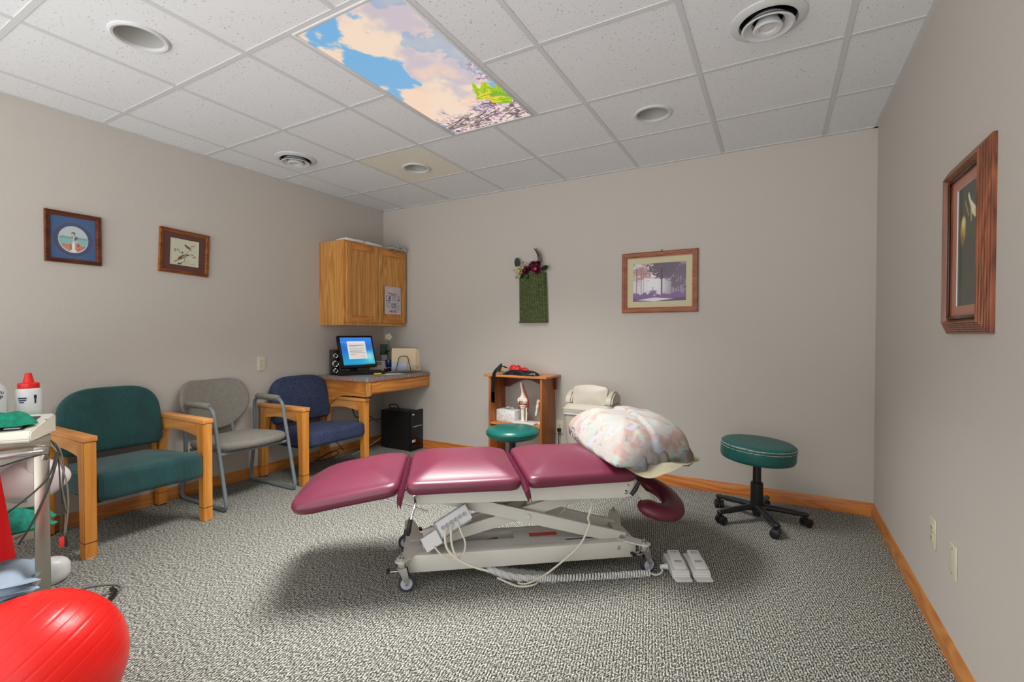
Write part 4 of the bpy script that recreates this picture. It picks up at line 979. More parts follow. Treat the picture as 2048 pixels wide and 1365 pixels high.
b = BM(); tube(b, [Vector((p.x, p.y, .54)) for p in rr4(.408, .298, .05)], .006, 8, closed=True); obj('bag_edge', b, mat('bin_liner', (196, 196, 200), .3), bn)

# ------------------------------------------------------------ stools
def stool(loc, label, tilt, rs, z0, z1, seatm, a0, worn, group=None, legs=True):
    t = thing('rolling_stool', label, 'stool', loc)
    tm = T(0, 0, z0) @ Matrix.Rotation(R(tilt[1]), 4, Vector((math.cos(R(tilt[0])), math.sin(R(tilt[0])), 0)))
    h = z1-z0
    b = BM()
    if worn: lathe(b, [(0, 0), (rs-.02, 0), (rs-.005, .006), (rs, .02), (rs, h-.022), (rs-.001, h-.012), (rs-.012, h-.002), (rs-.05, h), (0, h+.002)], 72, tm)
    else: lathe(b, [(0, 0), (rs*.72, .0), (rs*.9, .012), (rs, .035), (rs, .05), (rs*.94, h*.9), (rs*.8, h), (0, h+.004)], 72, tm)
    st_ = obj('seat', b, seatm, t, sharp=60)
    b = BM(); seam = h-.014 if worn else h*.62
    rr1 = rs+.0005 if worn else rs-.001
    tube(b, [(rr1*math.cos(k*PI/36), rr1*math.sin(k*PI/36), seam) for k in range(72)], .0028, 6, closed=True, m=tm)
    if worn: tube(b, [(rr1*math.cos(k*PI/36), rr1*math.sin(k*PI/36), seam-.016) for k in range(72)], .002, 6, closed=True, m=tm)
    obj('seam', b, mat('worn_piping', (150, 150, 142) if worn else (8, 80, 72), .7, var=.7, vscale=60), st_)
    b = BM(); cyl(b, (0, 0, z0-.03), (0, 0, z0+.004), .035, .05); obj('seat_mount', b, M_black, t)
    b = BM(); cyl(b, (0, 0, .22), (0, 0, z0-.02), .0245, .0235); obj('column', b, M_black, t)
    b = BM(); lathe(b, [(.03, .06), (.033, .075), (.036, .09), (.036, .235), (.031, .242), (.0, .242)], 32); cyl(b, (0, 0, .03), (0, 0, .075), .022, .03); obj('column_sleeve', b, M_black, t)
    if legs:
        b = BM(); tube(b, cat([(.05, 0, z0-.012), (.12, .0, z0-.02), (.19, 0, z0-.034)], 5), [.004]*5+[.006]*3+[.010]*3, 10, m=RZ(25)); obj('height_lever', b, M_black, t)
    for k in range(5):
        a_ = R(a0+72*k); mm = RZ(a0+72*k)
        b = BM(); pth = [(.02, 0, .088), (.10, 0, .086), (.20, 0, .078), (.262, 0, .073), (.278, 0, .066)]
        tube(b, cat(pth, 4), [.026]*3+[.023]*6+[.019]*5+[.017, .014, .008], 14, sy=.75, m=mm); lg = obj('leg', b, M_black, t)
        b = BM(); ca = mm @ T(.262, 0, 0) @ RZ(35+50*k)
        cyl(b, (0, 0, .05), (0, 0, .07), .007); b.transform(ca)
        q = BM(); lathe(q, [(0, -.013), (.018, -.013), (.026, -.010), (.027, 0), (.026, .010), (.018, .013), (0, .013)], 24, T(.008, -.016, .027) @ RX(90)); lathe(q, [(0, -.013), (.018, -.013), (.026, -.010), (.027, 0), (.026, .010), (.018, .013), (0, .013)], 24, T(.008, .016, .027) @ RX(90))
        box(q, (.0, 0, .046), (.04, .03, .018), bev=.006); q.transform(ca); merge(b, q)
        obj('caster', b, M_black, lg)
    return t
stool((-.10, 3.305, 0), 'rolling stool with worn dark green seat and black five-star base by right corner', (75, 3.2), .212, .385, .492, M_teal_dark, 7, True)
stool((-1.69, 3.02, 0), 'bright teal round stool behind the treatment table in front of pine shelf', (0, 0), .195, .395, .475, M_teal, 20, False, legs=False)

# ------------------------------------------------------------ wall basket with flowers
wb = thing('woven_wall_basket', 'flat green woven wall basket hanging on the back wall', 'basket', (-1.875, YB, 1.27))
b = BM(); NX, NZ = 25, 36
bw0, bw1, H_ = .262, .275, .435
def bp(i, k, th=0):
    u_ = i/(NX-1); z = k/(NZ-1); wd = bw0+(bw1-bw0)*(1-z); x = (u_-.5)*wd
    top = 1-.05*math.exp(-((u_-.35)/.2)**2)
    bul = (.03+.035*z)*math.sin(PI*u_)**.6 if 0 < u_ < 1 else 0
    return Vector((x-.01*z, -.012-bul-th, z*H_*top))
rows = [[b.verts.new(bp(i, k)) for i in range(NX)] for k in range(NZ)]
fs = [b.faces.new((rows[k][i], rows[k][i+1], rows[k+1][i+1], rows[k+1][i])) for k in range(NZ-1) for i in range(NX-1)]
bw = obj('woven_front', b, mat('basket_dark', (54, 66, 34), .7), wb)
b = BM()
for k in range(0, NZ-1):        # weft strands weaving over/under
    z0 = k+.5
    pth = []
    for i in range(NX*2-1):
        p = bp(i/2, z0); s_ = (1 if (int(i/2/2)+k) % 2 else -1)*math.sin(PI*((i/2) % 2)/2)
        pth.append(p+Vector((0, -.003-.005*s_, 0)))
    tube(b, pth, .0036, 5)
for i in range(0, NX, 2):
    tube(b, [bp(i, k, .003) for k in range(0, NZ, 3)], .0036, 5)
obj('weave', b, mat('green_willow', (88, 102, 56), .65, var=.45, vscale=45), wb)
b = BM(); bx(b, -bw1/2, bw1/2, -.04, -.001, -.008, .004, bev=.004); bx(b, -bw0/2-.008, bw0/2-.012, -.012, -.001, 0, .42); obj('back_board', b, mat('basket_rim', (58, 54, 30), .7), wb)
fa = thing('silk_flower_arrangement', 'silk flowers in white, yellow and burgundy standing in the green wall basket', 'flowers', (-1.875, YB, 1.27))
def bloom(p, r, col, col2, n=9, layers=3):
    b = BM(); c = Vector(p); r *= 1.22
    for L_ in range(layers):
        for k in range(n-L_*2):
            a_ = 2*PI*k/(n-L_*2)+L_; el = .15+L_*.45
            leaf(b, c, (math.cos(a_), -el*1.2, math.sin(a_)), r*(1-.22*L_), r*.85, 0, 0, 5, .001, 0, (0, 1, 0))
    f = obj('blossom', b, mat('petal', col, .7, var=.25, vscale=60), fa)
    b = BM(); lathe(b, [(0, .006), (r*.25, .003), (r*.3, -.004), (0, -.006)], 14, T(c.x, c.y-.012-r*.3, c.z) @ RX(90)); obj('flower_heart', b, mat('heart', col2, .7), f)
bloom((-.115, -.06, .445), .045, (232, 228, 214), (222, 160, 30)); bloom((-.075, -.05, .475), .042, (228, 222, 214), (190, 150, 110))
bloom((-.045, -.075, .45), .034, (104, 24, 44), (60, 14, 26)); bloom((.02, -.06, .49), .036, (112, 22, 40), (60, 14, 26)); bloom((.055, -.07, .455), .042, (136, 24, 60), (176, 60, 96)); bloom((.06, -.06, .495), .03, (84, 18, 34), (60, 14, 26))
bloom((-.02, -.05, .47), .022, (52, 30, 34), (40, 20, 24))
for p, d_, L_, W_ in (((-.15, -.04, .48), (-.15, 0, 1), .085, .032), ((-.145, -.04, .485), (.05, -.1, 1), .08, .03), ((.09, -.05, .45), (1, -.2, .35), .07, .032), ((-.12, -.06, .43), (-.6, -.2, -.9), .05, .018), ((-.04, -.07, .43), (.3, -.3, -.8), .06, .03), ((-.075, -.07, .43), (-.2, -.3, -.7), .05, .03), ((.01, -.05, .46), (-.4, 0, .7), .05, .02), ((-.06, -.05, .50), (-.8, 0, .7), .04, .014), ((.03, -.06, .44), (.7, -.3, -.2), .06, .03), ((-.14, -.04, .46), (-1, 0, .1), .05, .008)):
    b = BM(); leaf(b, p, d_, L_*1.15, W_*1.3, 0, 0, 8, .0012, .3, (0, 1, 0)); obj('leaf', b, M_leaf, fa)
b = BM(); sp_ = cat([(.06, -.04, .44), (.075, -.04, .52), (.065, -.045, .58), (.035, -.05, .63)], 6); tube(b, sp_, .003, 6)
for i, p in enumerate(sp_[5:]):
    for s in (-1, 1): leaf(b, p, (s*.8, -.2, .6), .036-.001*i, .006, 0, 0, 4, .001, 0, (0, 1, 0))
obj('dark_spray', b, mat('dark_foliage', (48, 36, 44), .6), fa)

# ------------------------------------------------------------ treatment table
TA = 38.0
tt = thing('treatment_table', 'height-adjustable treatment table with three maroon cushions on white scissor base', 'treatment table', (-1.476, 1.592, 0), TA)
# local: x = u (along), y = v (away from camera), z
LU, V0, V1 = 1.139, .03, .285
b = BM()
bx(b, .013, LU, V0, V0+.045, .062, .142, bev=.004); obj('base_rail', b, M_white, tt)
b = BM(); bx(b, .03, LU-.012, V1-.045, V1, .062, .142, bev=.004); obj('base_rail', b, M_white, tt)
def holed_plate(x0, x1, y0, y1, z, th, holes):
    b = BM(); xs_ = sorted({x0, x1}|{q for h in holes for q in h[:2]}); ys_ = sorted({y0, y1}|{q for h in holes for q in h[2:]})
    for i in range(len(xs_)-1):
        for j in range(len(ys_)-1):
            cx, cy = (xs_[i]+xs_[i+1])/2, (ys_[j]+ys_[j+1])/2
            if any(h[0] < cx < h[1] and h[2] < cy < h[3] for h in holes): continue
            vs = [b.verts.new((xs_[i], ys_[j], z)), b.verts.new((xs_[i+1], ys_[j], z)), b.verts.new((xs_[i+1], ys_[j+1], z)), b.verts.new((xs_[i], ys_[j+1], z))]
            b.faces.new(vs)
    bmesh.ops.remove_doubles(b, verts=b.verts, dist=1e-5); bmesh.ops.solidify(b, geom=b.faces[:], thickness=th); return b
obj('base_plate', holed_plate(.013, LU, V0+.004, V1-.004, .1415, .004, [(.08, .14, .14, .21), (.30, .55, .15, .24), (.80, .95, .09, .115), (1.00, 1.05, .10, .21)]), mat('base_plate_enamel', (206, 206, 204), .35), tt)
b = BM(); box(b, (.70, .17, .1445), (.14, .035, .001)); obj('red_sticker', b, mat('red_print', (196, 60, 44), .5), tt)
b = BM(); tube(b, [(.36, .18, .115), (.47, .20, .125)], .005, 8); obj('drive_screw', b, mat('brass', (150, 110, 50), .35, .9), tt)
b = BM(); lathe(b, [(0, .004), (.007, .003), (.009, 0)], 18, T(1.05, V0-.001, .112) @ RX(90)); obj('rail_bolt', b, M_chrome, tt)
def bar(b, p, q, wdt, y0, y1, ext=0):
    p = Vector((p[0], 0, p[1])); q = Vector((q[0], 0, q[1])); d = q-p; L_ = d.length; an = math.atan2(d.z, d.x)
    mm = Matrix.Translation((p+q)/2) @ Matrix.Rotation(-an, 4, 'Y')
    box(b, (0, (y0+y1)/2, 0), (L_, y1-y0, wdt), mm, bev=.003)
b = BM(); bar(b, (.20, .385), (1.10, .135), .060, .075, .10); obj('scissor_arm', b, M_white, tt)
b = BM(); bar(b, (.10, .155), (.95, .375), .055, .105, .13); obj('scissor_arm', b, M_white, tt)
b = BM(); bar(b, (.20, .385), (1.10, .135), .060, .235, .26); obj('scissor_arm', b, M_white, tt)
b = BM(); bar(b, (.10, .155), (.95, .375), .055, .205, .23); obj('scissor_arm', b, M_white, tt)
b = BM(); lathe(b, [(0, .004), (.012, .004), (.016, 0)], 24, T(.605, .0745, .273) @ RX(90)); obj('pivot_cap', b, M_white, tt)
b = BM(); cyl(b, (.605, .08, .273), (.605, .26, .273), .012); cyl(b, (.14, .08, .165), (.14, .28, .165), .012); cyl(b, (1.08, .06, .145), (1.08, .28, .145), .012); obj('cross_shaft', b, M_steel, tt)
# upper frame
b = BM()
prism(b, [(.015, .452), (1.115, .462), (1.118, .430), (1.10, .375), (1.06, .368), (.09, .388), (.045, .392), (.02, .42)], .03, T(0, .03, 0) @ RX(90), bev=.003); obj('top_rail', b, M_white, tt)
b = BM(); prism(b, [(.015, .452), (1.115, .462), (1.118, .430), (1.10, .375), (1.06, .368), (.09, .388), (.045, .392), (.02, .42)], .03, T(0, .43, 0) @ RX(90), bev=.003); obj('top_rail', b, M_white, tt)
b = BM()
for x in (.06, .55, 1.05): bx(b, x-.02, x+.02, .03, .40, .40, .44)
obj('cross_member', b, M_white, tt)
b = BM()
for x in (.455, .525): box(b, (x, -.004, .447), (.014, .012, .018))
box(b, (.48, -.003, .455), (.06, .01, .004)); obj('black_clip', b, M_black, tt)
b = BM(); lathe(b, [(0, .006), (.007, .005), (.011, 0)], 18, T(1.075, .0, .395) @ RX(90)); lathe(b, [(0, .005), (.005, .004), (.007, 0)], 18, T(1.085, .0, .43) @ RX(90)); lathe(b, [(0, .006), (.009, .004), (.012, 0)], 18, T(.07, .0, .425) @ RX(90)); obj('frame_bolt', b, M_chrome, tt)
b = BM(); tube(b, [(1.095, -.012, .385), (1.115, -.012, .41), (1.135, -.012, .445)], [.009, .011, .008], 12); obj('clamp_handle', b, M_black, tt)
# cushions
def cushion(x0, x1, y0, y1, z, th, crown, rad, mtx, name='cushion', m=M_vinyl, cut=None):
    o = rpoly([(x0, y0), (x1, y0), (x1, y1), (x0, y1)] if cut is None else cut, rad, N=120)
    b = BM(); puff(b, o, th, min(.035, th*.45), crown=crown, crownb=.002, m=T(0, 0, z) @ mtx, seg=6, fill=12, top_pow=2.6)
    return obj(name, b, m, tt)
Y0, Y1 = -.085, .515
cushion(.035, .548, Y0, Y1, .452, .060, .052, [.045, .045, .06, .06], I(), m=M_vinyl)
cushion(.575, 1.10, Y0, Y1, .456, .058, .050, [.045, .05, .05, .06], I(), cut=[(.575, Y0), (1.12, Y0+.035), (1.10, Y1), (.575, Y1)])
mf = T(.005, 0, .452) @ RY(-9.5) @ T(0, 0, 0)
o = rpoly([(-.455, Y0+.005), (.004, Y0), (.010, Y1), (-.46, Y1-.01), (-.485, .2)], [.09, .045, .07, .17, .2], N=120)
b = BM(); puff(b, o, .062, .033, crown=.05, crownb=.002, m=mf, seg=6, fill=12, top_pow=2.6); obj('cushion', b, M_vinyl, tt)
# folded vinyl webs between the cushions
M_web = mat('pink_maroon_web', (132, 58, 84), .42)
for x, dx in ((.018, -.006), (.560, .014)):
    b = BM(); NY = 26; prof = [(-.016, .042), (-.012, .028), (-.006, .046), (0, .056), (.006, .046), (.012, .028), (.016, .042)]
    rows = []
    for j in range(NY+1):
        y = Y0-.014+(Y1-Y0-.03)*j/NY; k_ = max(0, 1-j/2)
        if j < 2: y = Y0-.016
        rows.append([b.verts.new((x+p[0]*(1-.55*k_)*(1+.15*math.sin(j*1.3))+dx*k_*1.5, y-.004*abs(p[1]-.03)*40*k_, .448+p[1]*(1-.2*k_)-.065*k_)) for p in prof])
    fs = [b.faces.new((rows[j][i], rows[j][i+1], rows[j+1][i+1], rows[j+1][i])) for j in range(NY) for i in range(len(prof)-1)]
    bmesh.ops.solidify(b, geom=fs, thickness=.004)
    obj('vinyl_web', b, M_web, tt)
# face cradle
b = BM(); Nn = 60; R0 = .115
cm = T(1.272, .15, .315) @ RX(15) @ RY(10)
pth = []; rad_ = []
for k in range(Nn+1):
    a_ = R(-150+300*k/Nn); e = min(1, min(k, Nn-k)/4)
    pth.append((R0*.93*math.cos(a_), R0*1.2*math.sin(a_), 0)); rad_.append(.058*(.35+.65*e**.5))
tube(b, pth, rad_, 20, sy=.62, m=cm); obj('face_cradle', b, M_vinyl2, tt, sharp=70)
b = BM()
for y in (.09, .29):
    box(b, (0, 0, 0), (.22, .006, .045), T(1.175, y-.03, .375+.1*(y-.1)) @ RY(48), bev=.002)
obj('cradle_arm', b, M_white, tt)
b = BM(); bx(b, 1.10, 1.13, .03, .33, .40, .44); obj('cradle_mount', b, M_white, tt)
# control box and lever
cbx = T(.215, .015, .265) @ RY(-31) @ RX(-22)
b = BM(); box(b, (.035, .03, .012), (.165, .07, .085), cbx, bev=.006); box(b, (-.085, .02, -.010), (.085, .055, .07), cbx, bev=.004); cbo = obj('control_box', b, mat('box_grey', (150, 152, 156), .45), tt)
b = BM(); box(b, (.045, -.0065, .012), (.160, .004, .070), cbx, bev=.002); box(b, (-.085, -.009, -.01), (.08, .003, .064), cbx); obj('front_plate', b, mat('pale_grey_plate', (208, 208, 208), .4), cbo)
for k in range(6):
    b = BM(); lathe(b, [(.009, 0), (.010, .006), (.006, .006), (.005, .001)], 16, cbx @ T(-.012+.0225*k, -.008, .012) @ RX(90)); obj('socket', b, M_greyplastic, cbo)
def wtube(name, pts, r, m, par, n=8):
    b = BM(); tube(b, cat(pts, 8), r, n); return obj(name, b, m, par)
wtube('control_cable', [(.215, -.005, .275), (.205, -.035, .25), (.215, -.05, .20), (.26, -.06, .155), (.33, -.07, .12), (.40, -.07, .095)], .0055, M_cable_w, tt)
wtube('control_cable', [(.238, -.005, .29), (.232, -.035, .27), (.235, -.05, .22), (.25, -.055, .175), (.28, -.055, .14), (.34, -.06, .112)], .005, M_cable_w, tt)
wtube('control_cable', [(.262, -.005, .30), (.275, -.035, .27), (.295, -.045, .22), (.285, -.04, .165), (.24, -.035, .145), (.19, -.03, .165), (.155, -.015, .20)], .004, M_cable_w, tt)
wtube('control_cable', [(.915, .06, .372), (.90, .0, .33), (.88, -.01, .285), (.885, -.01, .25), (.84, -.012, .16), (.75, -.015, .085), (.66, -.03, .035), (.58, -.045, .012), (.54, -.03, .010), (.57, -.01, .010), (.63, -.03, .010), (.60, -.06, .010), (.53, -.06, .012), (.44, -.045, .05)], .0045, M_cable_w, tt)
wtube('control_cable', [(.66, .17, .30), (.74, .17, .24), (.80, .17, .25), (.83, .17, .30), (.84, .16, .36)], .004, M_cable_w, tt)
b = BM(); box(b, (.655, .17, .325), (.085, .08, .10), RY(0), bev=.008); obj('motor_housing', b, mat('cream_enamel', (206, 202, 188), .4), tt)
b = BM(); tube(b, cat([(.07, -.015, .425), (.075, -.05, .41), (.062, -.055, .36), (.052, -.058, .33)], 6), .0055, 10); lv = obj('release_lever', b, M_chrome, tt)
b = BM(); tube(b, [(.056, -.057, .345), (.05, -.058, .32), (.045, -.06, .29), (.043, -.06, .275)], [.008, .010, .012, .008], 12); obj('lever_grip', b, M_black, lv)
b = BM(); tube(b, [(-.06, -.045, .435), (.13, -.05, .372)], .0045, 8); lathe(b, [(0, .003), (.008, .002), (.008, -.002), (0, -.003)], 14, T(-.065, -.045, .437) @ RX(90)); obj('leg_support_rod', b, M_chrome, tt)
# corner brackets and casters
def caster(cx, cy, bx0, by0, ang, dirn):
    d = Vector((cx-bx0, cy-by0, 0)); an = math.degrees(math.atan2(d.y, d.x)); L_ = d.length
    pr = rpoly([(-.05, -.032), (L_*.75, -.032), (L_+.03, -.02), (L_+.03, .02), (L_*.75, .032), (-.05, .032)], .015)
    b = BM(); prism(b, pr, .006, T(bx0, by0, .138) @ RZ(an), bev=.001); brk = obj('corner_bracket', b, M_white, tt)
    b = BM(); lathe(b, [(.011, 0), (.011, .010), (.006, .012), (.006, .022), (0, .024)], 18, T(cx, cy, .144)); obj('bolt', b, M_chrome, brk)
    mm = T(cx, cy, 0) @ RZ(ang)
    b = BM(); lathe(b, [(.024, .112), (.026, .120), (.024, .137), (.012, .138)], 24, mm)
    for s in (-1, 1): prism(b, [(-.018, .115), (.022, .115), (.036, .05), (.022, .038), (.012, .05)], .003, mm @ T(0, s*.018+.0015, 0) @ RX(90))
    frk = obj('caster_fork', b, M_chrome, tt)
    b = BM(); lathe(b, [(0, -.012), (.026, -.012), (.036, -.011), (.038, -.006), (.038, .006), (.036, .011), (.026, .012), (0, .012)], 40, mm @ T(.022, 0, .038) @ RX(90)); wh = obj('caster_wheel', b, M_rubber, frk)
    b = BM()
    for s in (-1, 1): lathe(b, [(0, .003), (.007, .003), (.009, .0005), (.026, .0005), (.027, -.001)], 32, mm @ T(.022, s*.0122, .038) @ RX(90 if s < 0 else -90))
    obj('wheel_disc', b, M_wheel, wh)
    b = BM(); cyl(b, (.022, -.022, .038), (.022, .022, .038), .005); b.transform(mm); obj('axle', b, M_chrome, frk)
    b = BM(); box(b, (-.03, 0, .098), (.05, .03, .006), mm @ RY(0), bev=.002); bk = obj('brake_arm', b, M_chrome, frk)
    b = BM(); box(b, (-.058, 0, .096), (.018, .034, .014), mm, bev=.004); obj('brake_pedal', b, M_black, bk)
caster(.012, -.005, .05, .075, 200+160, 1)
caster(1.165, -.005, 1.10, .06, 8, 1)
caster(.02, .43, .06, .24, 190, 1)
caster(1.17, .42, 1.11, .24, 20, 1)

# ------------------------------------------------------------ foot pedal with coiled cord
fp = thing('foot_pedal', 'white double foot pedal control on the carpet right of the table', 'foot pedal', (-.385, 2.42, 0), 29)
for k in (0, 1):
    ox = -.083+.098*k
    b = BM()
    pr = [(-.115, 0), (.085, 0), (.085, .02), (.07, .055), (.0, .052), (-.07, .030), (-.08, .012), (-.115, .010)]
    prism(b, pr, .084, T(ox, 0, 0) @ RZ(90) @ RX(90), bev=.005); obj('pedal_housing', b, M_whiteplastic, fp)
    b = BM(); box(b, (ox+.042, -.005, .058), (.060, .115, .012), Matrix.Identity(4), bev=.005); b2 = b
    for v_ in b.verts: v_.co.z += (v_.co.y)*.30
    pp_ = obj('pedal_plate', b, M_whiteplastic, fp)
    for yy in (-.02, .038):
        b = BM(); box(b, (ox+.042, yy, .0645+yy*.3), (.034, .022, .002)); obj('pedal_label', b, M_greyplastic, pp_)
b = BM(); tube(b, [(-.09, -.02, .03), (-.125, -.02, .03)], [.014, .010], 12); obj('cord_grip', b, M_whiteplastic, fp)
b = BM()
c0 = Vector((-.52, 2.28, .016)); c1 = Vector((-.905, 2.00, .018)); c2 = Vector((-1.24, 1.86, .05)); 
path = cat([c0, (-.70, 2.145, .016), c1, (-1.06, 1.92, .02), (-1.19, 1.885, .045)], 90)
pp = []
tot = len(path)
for i, p in enumerate(path):
    t_ = (path[min(i+1, tot-1)]-path[max(i-1, 0)]).normalized(); sx = t_.cross(Vector((0, 0, 1))).normalized(); up = sx.cross(t_)
    ph0 = i*2*PI/5.2
    pp.append(p+(sx*math.cos(ph0)+up*math.sin(ph0))*.0135)
tube(b, pp, .0045, 6); tube(b, cat([c0, (-.49, 2.285, .012), (-.47, 2.32, .02), (-.485, 2.34, .03)], 5), .004, 8)
tube(b, cat([(-1.19, 1.885, .045), (-1.215, 1.885, .075), (-1.225, 1.89, .09)], 5), .005, 8)
o = obj('coiled_cord', b, M_whiteplastic); tag(o, 'white coiled cord on the carpet between table and foot pedal', 'cord')
b = BM(); rows = []
for i in range(19):
    t_ = i/18; p = Vector((-1.17, 1.885, .045)).lerp(Vector((-.885, 2.0, .02)), t_); rd = .022+.012*t_+.004*math.sin(i*2.3)
    if t_ > .9: rd *= .8
    rows.append([b.verts.new(p+Vector((-.4, .9, 0)).normalized()*rd*math.cos(k*2*PI/14)*1.2+Vector((0, 0, max(-.02 if p.z > .03 else -p.z+.002, rd*math.sin(k*2*PI/14)*.7+.002*math.sin(k*3+i*2))))) for k in range(14)])
for A1, B1 in zip(rows, rows[1:]):
    for k in range(14): b.faces.new((A1[k], A1[(k+1) % 14], B1[(k+1) % 14], B1[k]))
pm = mat('clear_plastic_bag', (235, 238, 240), .12, alpha=.13); o = obj('plastic_sleeve', b, pm); tag(o, 'clear plastic bag wrapped around the coiled cord below the table', 'plastic bag')

# ------------------------------------------------------------ pillow and sheets on the table
M_floral = blotch('faded_floral_cotton', (168, 162, 157), [((168, 140, 134), .51, 1.0), ((152, 170, 163), .57, 1.5), ((164, 168, 178), .56, 1.2), ((188, 146, 128), .62, 1.8), ((114, 144, 136), .64, 2.4), ((184, 175, 150), .61, 1.1)], 7, .85, .35)
M_beige = mat('beige_cotton', (206, 200, 172), .9, bump=.3, bscale=30)
def TL(u_, v_, z_): # table local -> world
    a_ = R(TA); return Vector((-1.476+u_*math.cos(a_)-v_*math.sin(a_), 1.592+u_*math.sin(a_)+v_*math.cos(a_), z_))
def sheet_obj(name, outline, zf, m, label, catg, thick=.004, N=120, rings=16, origin=(1.15, .2, .55)):
    """closed outline (u,v); zf(s, ang_index_frac, u, v) -> z, s from 0 centre to 1 edge"""
    b = BM(); c = Vector((sum(p[0] for p in outline)/len(outline), sum(p[1] for p in outline)/len(outline)))
    O_ = rpoly(outline, .05, N=N); og = TL(*origin); rows = []
    for k in range(rings+1):
        s = k/rings; row = []
        for i, p in enumerate(O_):
            q = c.lerp(p, max(s, .02)); row.append(b.verts.new(TL(q.x, q.y, zf(s, i/N, q.x, q.y))-og))
        rows.append(row)
    b.faces.new(rows[0])
    for A1, B1 in zip(rows, rows[1:]):
        for i in range(N): b.faces.new((A1[i], A1[(i+1) % N], B1[(i+1) % N], B1[i]))
    bmesh.ops.solidify(b, geom=b.faces[:], thickness=thick)
    o = obj(name, b, m, sharp=60); o.location = og; tag(o, label, catg); return o
# beige under-sheet hanging over the table end
sheet_obj('beige_sheet', [(1.0, -.085), (1.10, -.165), (1.26, -.13), (1.46, .02), (1.58, .20), (1.46, .5), (1.1, .54), (.98, .2)],
          lambda s, f, u_, v_: .552-.25*max(0, u_-1.20)**1.5-.55*max(0, -.085-v_)+.004*math.sin(f*50), M_beige,
          'plain beige sheet under pillow hanging past the head end of table', 'sheet', .008)
# pillow body (floral pillowcase)
b = BM(); og = TL(1.2, .2, .56)
PO = [(.975, -.125), (1.04, -.135), (1.42, .02), (1.455, .10), (1.47, .50), (1.40, .62), (1.00, .68), (.965, .66), (.935, .3)]
O_ = rpoly(PO, [.02, .03, .04, .05, .09, .09, .05, .05, .1], N=140); c = Vector((1.19, .27)); rows = []
def pz(s, q, f):
    top = .562+.015*(q.x > 1.2)
    lf = max(0, min(1, (1.15-q.x)/.22)); top += .045*lf*max(0, q.y)/.6
    dome = .17*(1-s**(3.4-1.2*lf))**(.5+.35*lf) if s < 1 else 0
    wr = .006*math.sin(q.x*40+q.y*13)*math.sin(q.y*25)*s*(1-s)*4+.005*math.sin(f*2*PI*13+2*math.sin(f*20))*s**2
    sag = -.06*max(0, q.x-1.25)-.02*max(0, -q.y)
    return top+dome+wr+sag
RG = 22
for k in range(RG+1):
    s = math.sin(k/RG*PI/2); rows.append([b.verts.new(TL(c.lerp(p, max(s, .015)).x, c.lerp(p, max(s, .015)).y, pz(s, c.lerp(p, s), i/140))-og) for i, p in enumerate(O_)])
for k in range(1, 8):
    s = 1-.5*(k/7)**2; rows.append([b.verts.new(TL(c.lerp(p, s).x, c.lerp(p, s).y, .556-.06*max(0, c.lerp(p, s).x-1.25)-.012*math.sin(k/7*PI/2))-og) for i, p in enumerate(O_)])
b.faces.new(rows[0]); b.faces.new(rows[-1][::-1])
for A1, B1 in zip(rows, rows[1:]):
    for i in range(140): b.faces.new((A1[i], A1[(i+1) % 140], B1[(i+1) % 140], B1[i]))
pil = thing('pillow', 'large pillow in faded pastel floral pillowcase lying on table head end', 'pillow', og)
obj('pillowcase', b, M_floral, pil, sharp=70)
# loose hem flap of the pillowcase at the front end
b = BM(); NX_ = 40; rows = []
for i in range(NX_+1):
    t_ = i/NX_; q = Vector((1.04, -.132)).lerp(Vector((1.455, .05)), t_); out = Vector((.25, -.9)).normalized()
    amp = .012*math.sin(t_*17)+.006*math.sin(t_*41)
    rp = min(1, t_/.22, (1-t_)/.12+.3)
    rows.append([b.verts.new(TL(q.x+out.x*(d_*rp+amp*w_*rp), q.y+out.y*(d_*rp+amp*w_*rp), .545+(z_-.545)*rp-.045*max(0, q.x-1.2))-og) for d_, z_, w_ in ((-.045, .635, 0), (-.012, .618, .3), (.010, .585, .7), (.018, .55, 1.0), (.02, .522, 1.2))])
fs = [b.faces.new((rows[i][j], rows[i+1][j], rows[i+1][j+1], rows[i][j+1])) for i in range(NX_) for j in range(4)]
bmesh.ops.solidify(b, geom=fs, thickness=.003); obj('pillowcase_hem', b, M_floral, pil)
# dark strip and white crinkled liner under left edge
b = BM(); rows = []
for i in range(31):
    t_ = i/30; q = Vector((1.0, -.12)).lerp(Vector((.955, .54)), t_); bul = .035*math.sin(PI*min(1, t_*1.02))*(.6+.4*t_)+.008*math.sin(i*1.9)
    rows.append([b.verts.new(TL(q.x-bul*w_, q.y, .553+z_*(.4+.9*t_))-og) for w_, z_ in ((-.9, .05), (.3, .045), (1.0, .028), (.8, .008), (-.3, .002))])
fs = [b.faces.new((rows[i][j], rows[i+1][j], rows[i+1][j+1], rows[i][j+1])) for i in range(30) for j in range(4)]
bmesh.ops.solidify(b, geom=fs, thickness=.003); o = obj('crinkled_liner', b, blotch('silver_liner', (214, 212, 220), [((96, 90, 104), .55, 3)], 12, .35, .8)); o.location = og; tag(o, 'crumpled silvery white liner bulging out under pillow left side', 'liner')

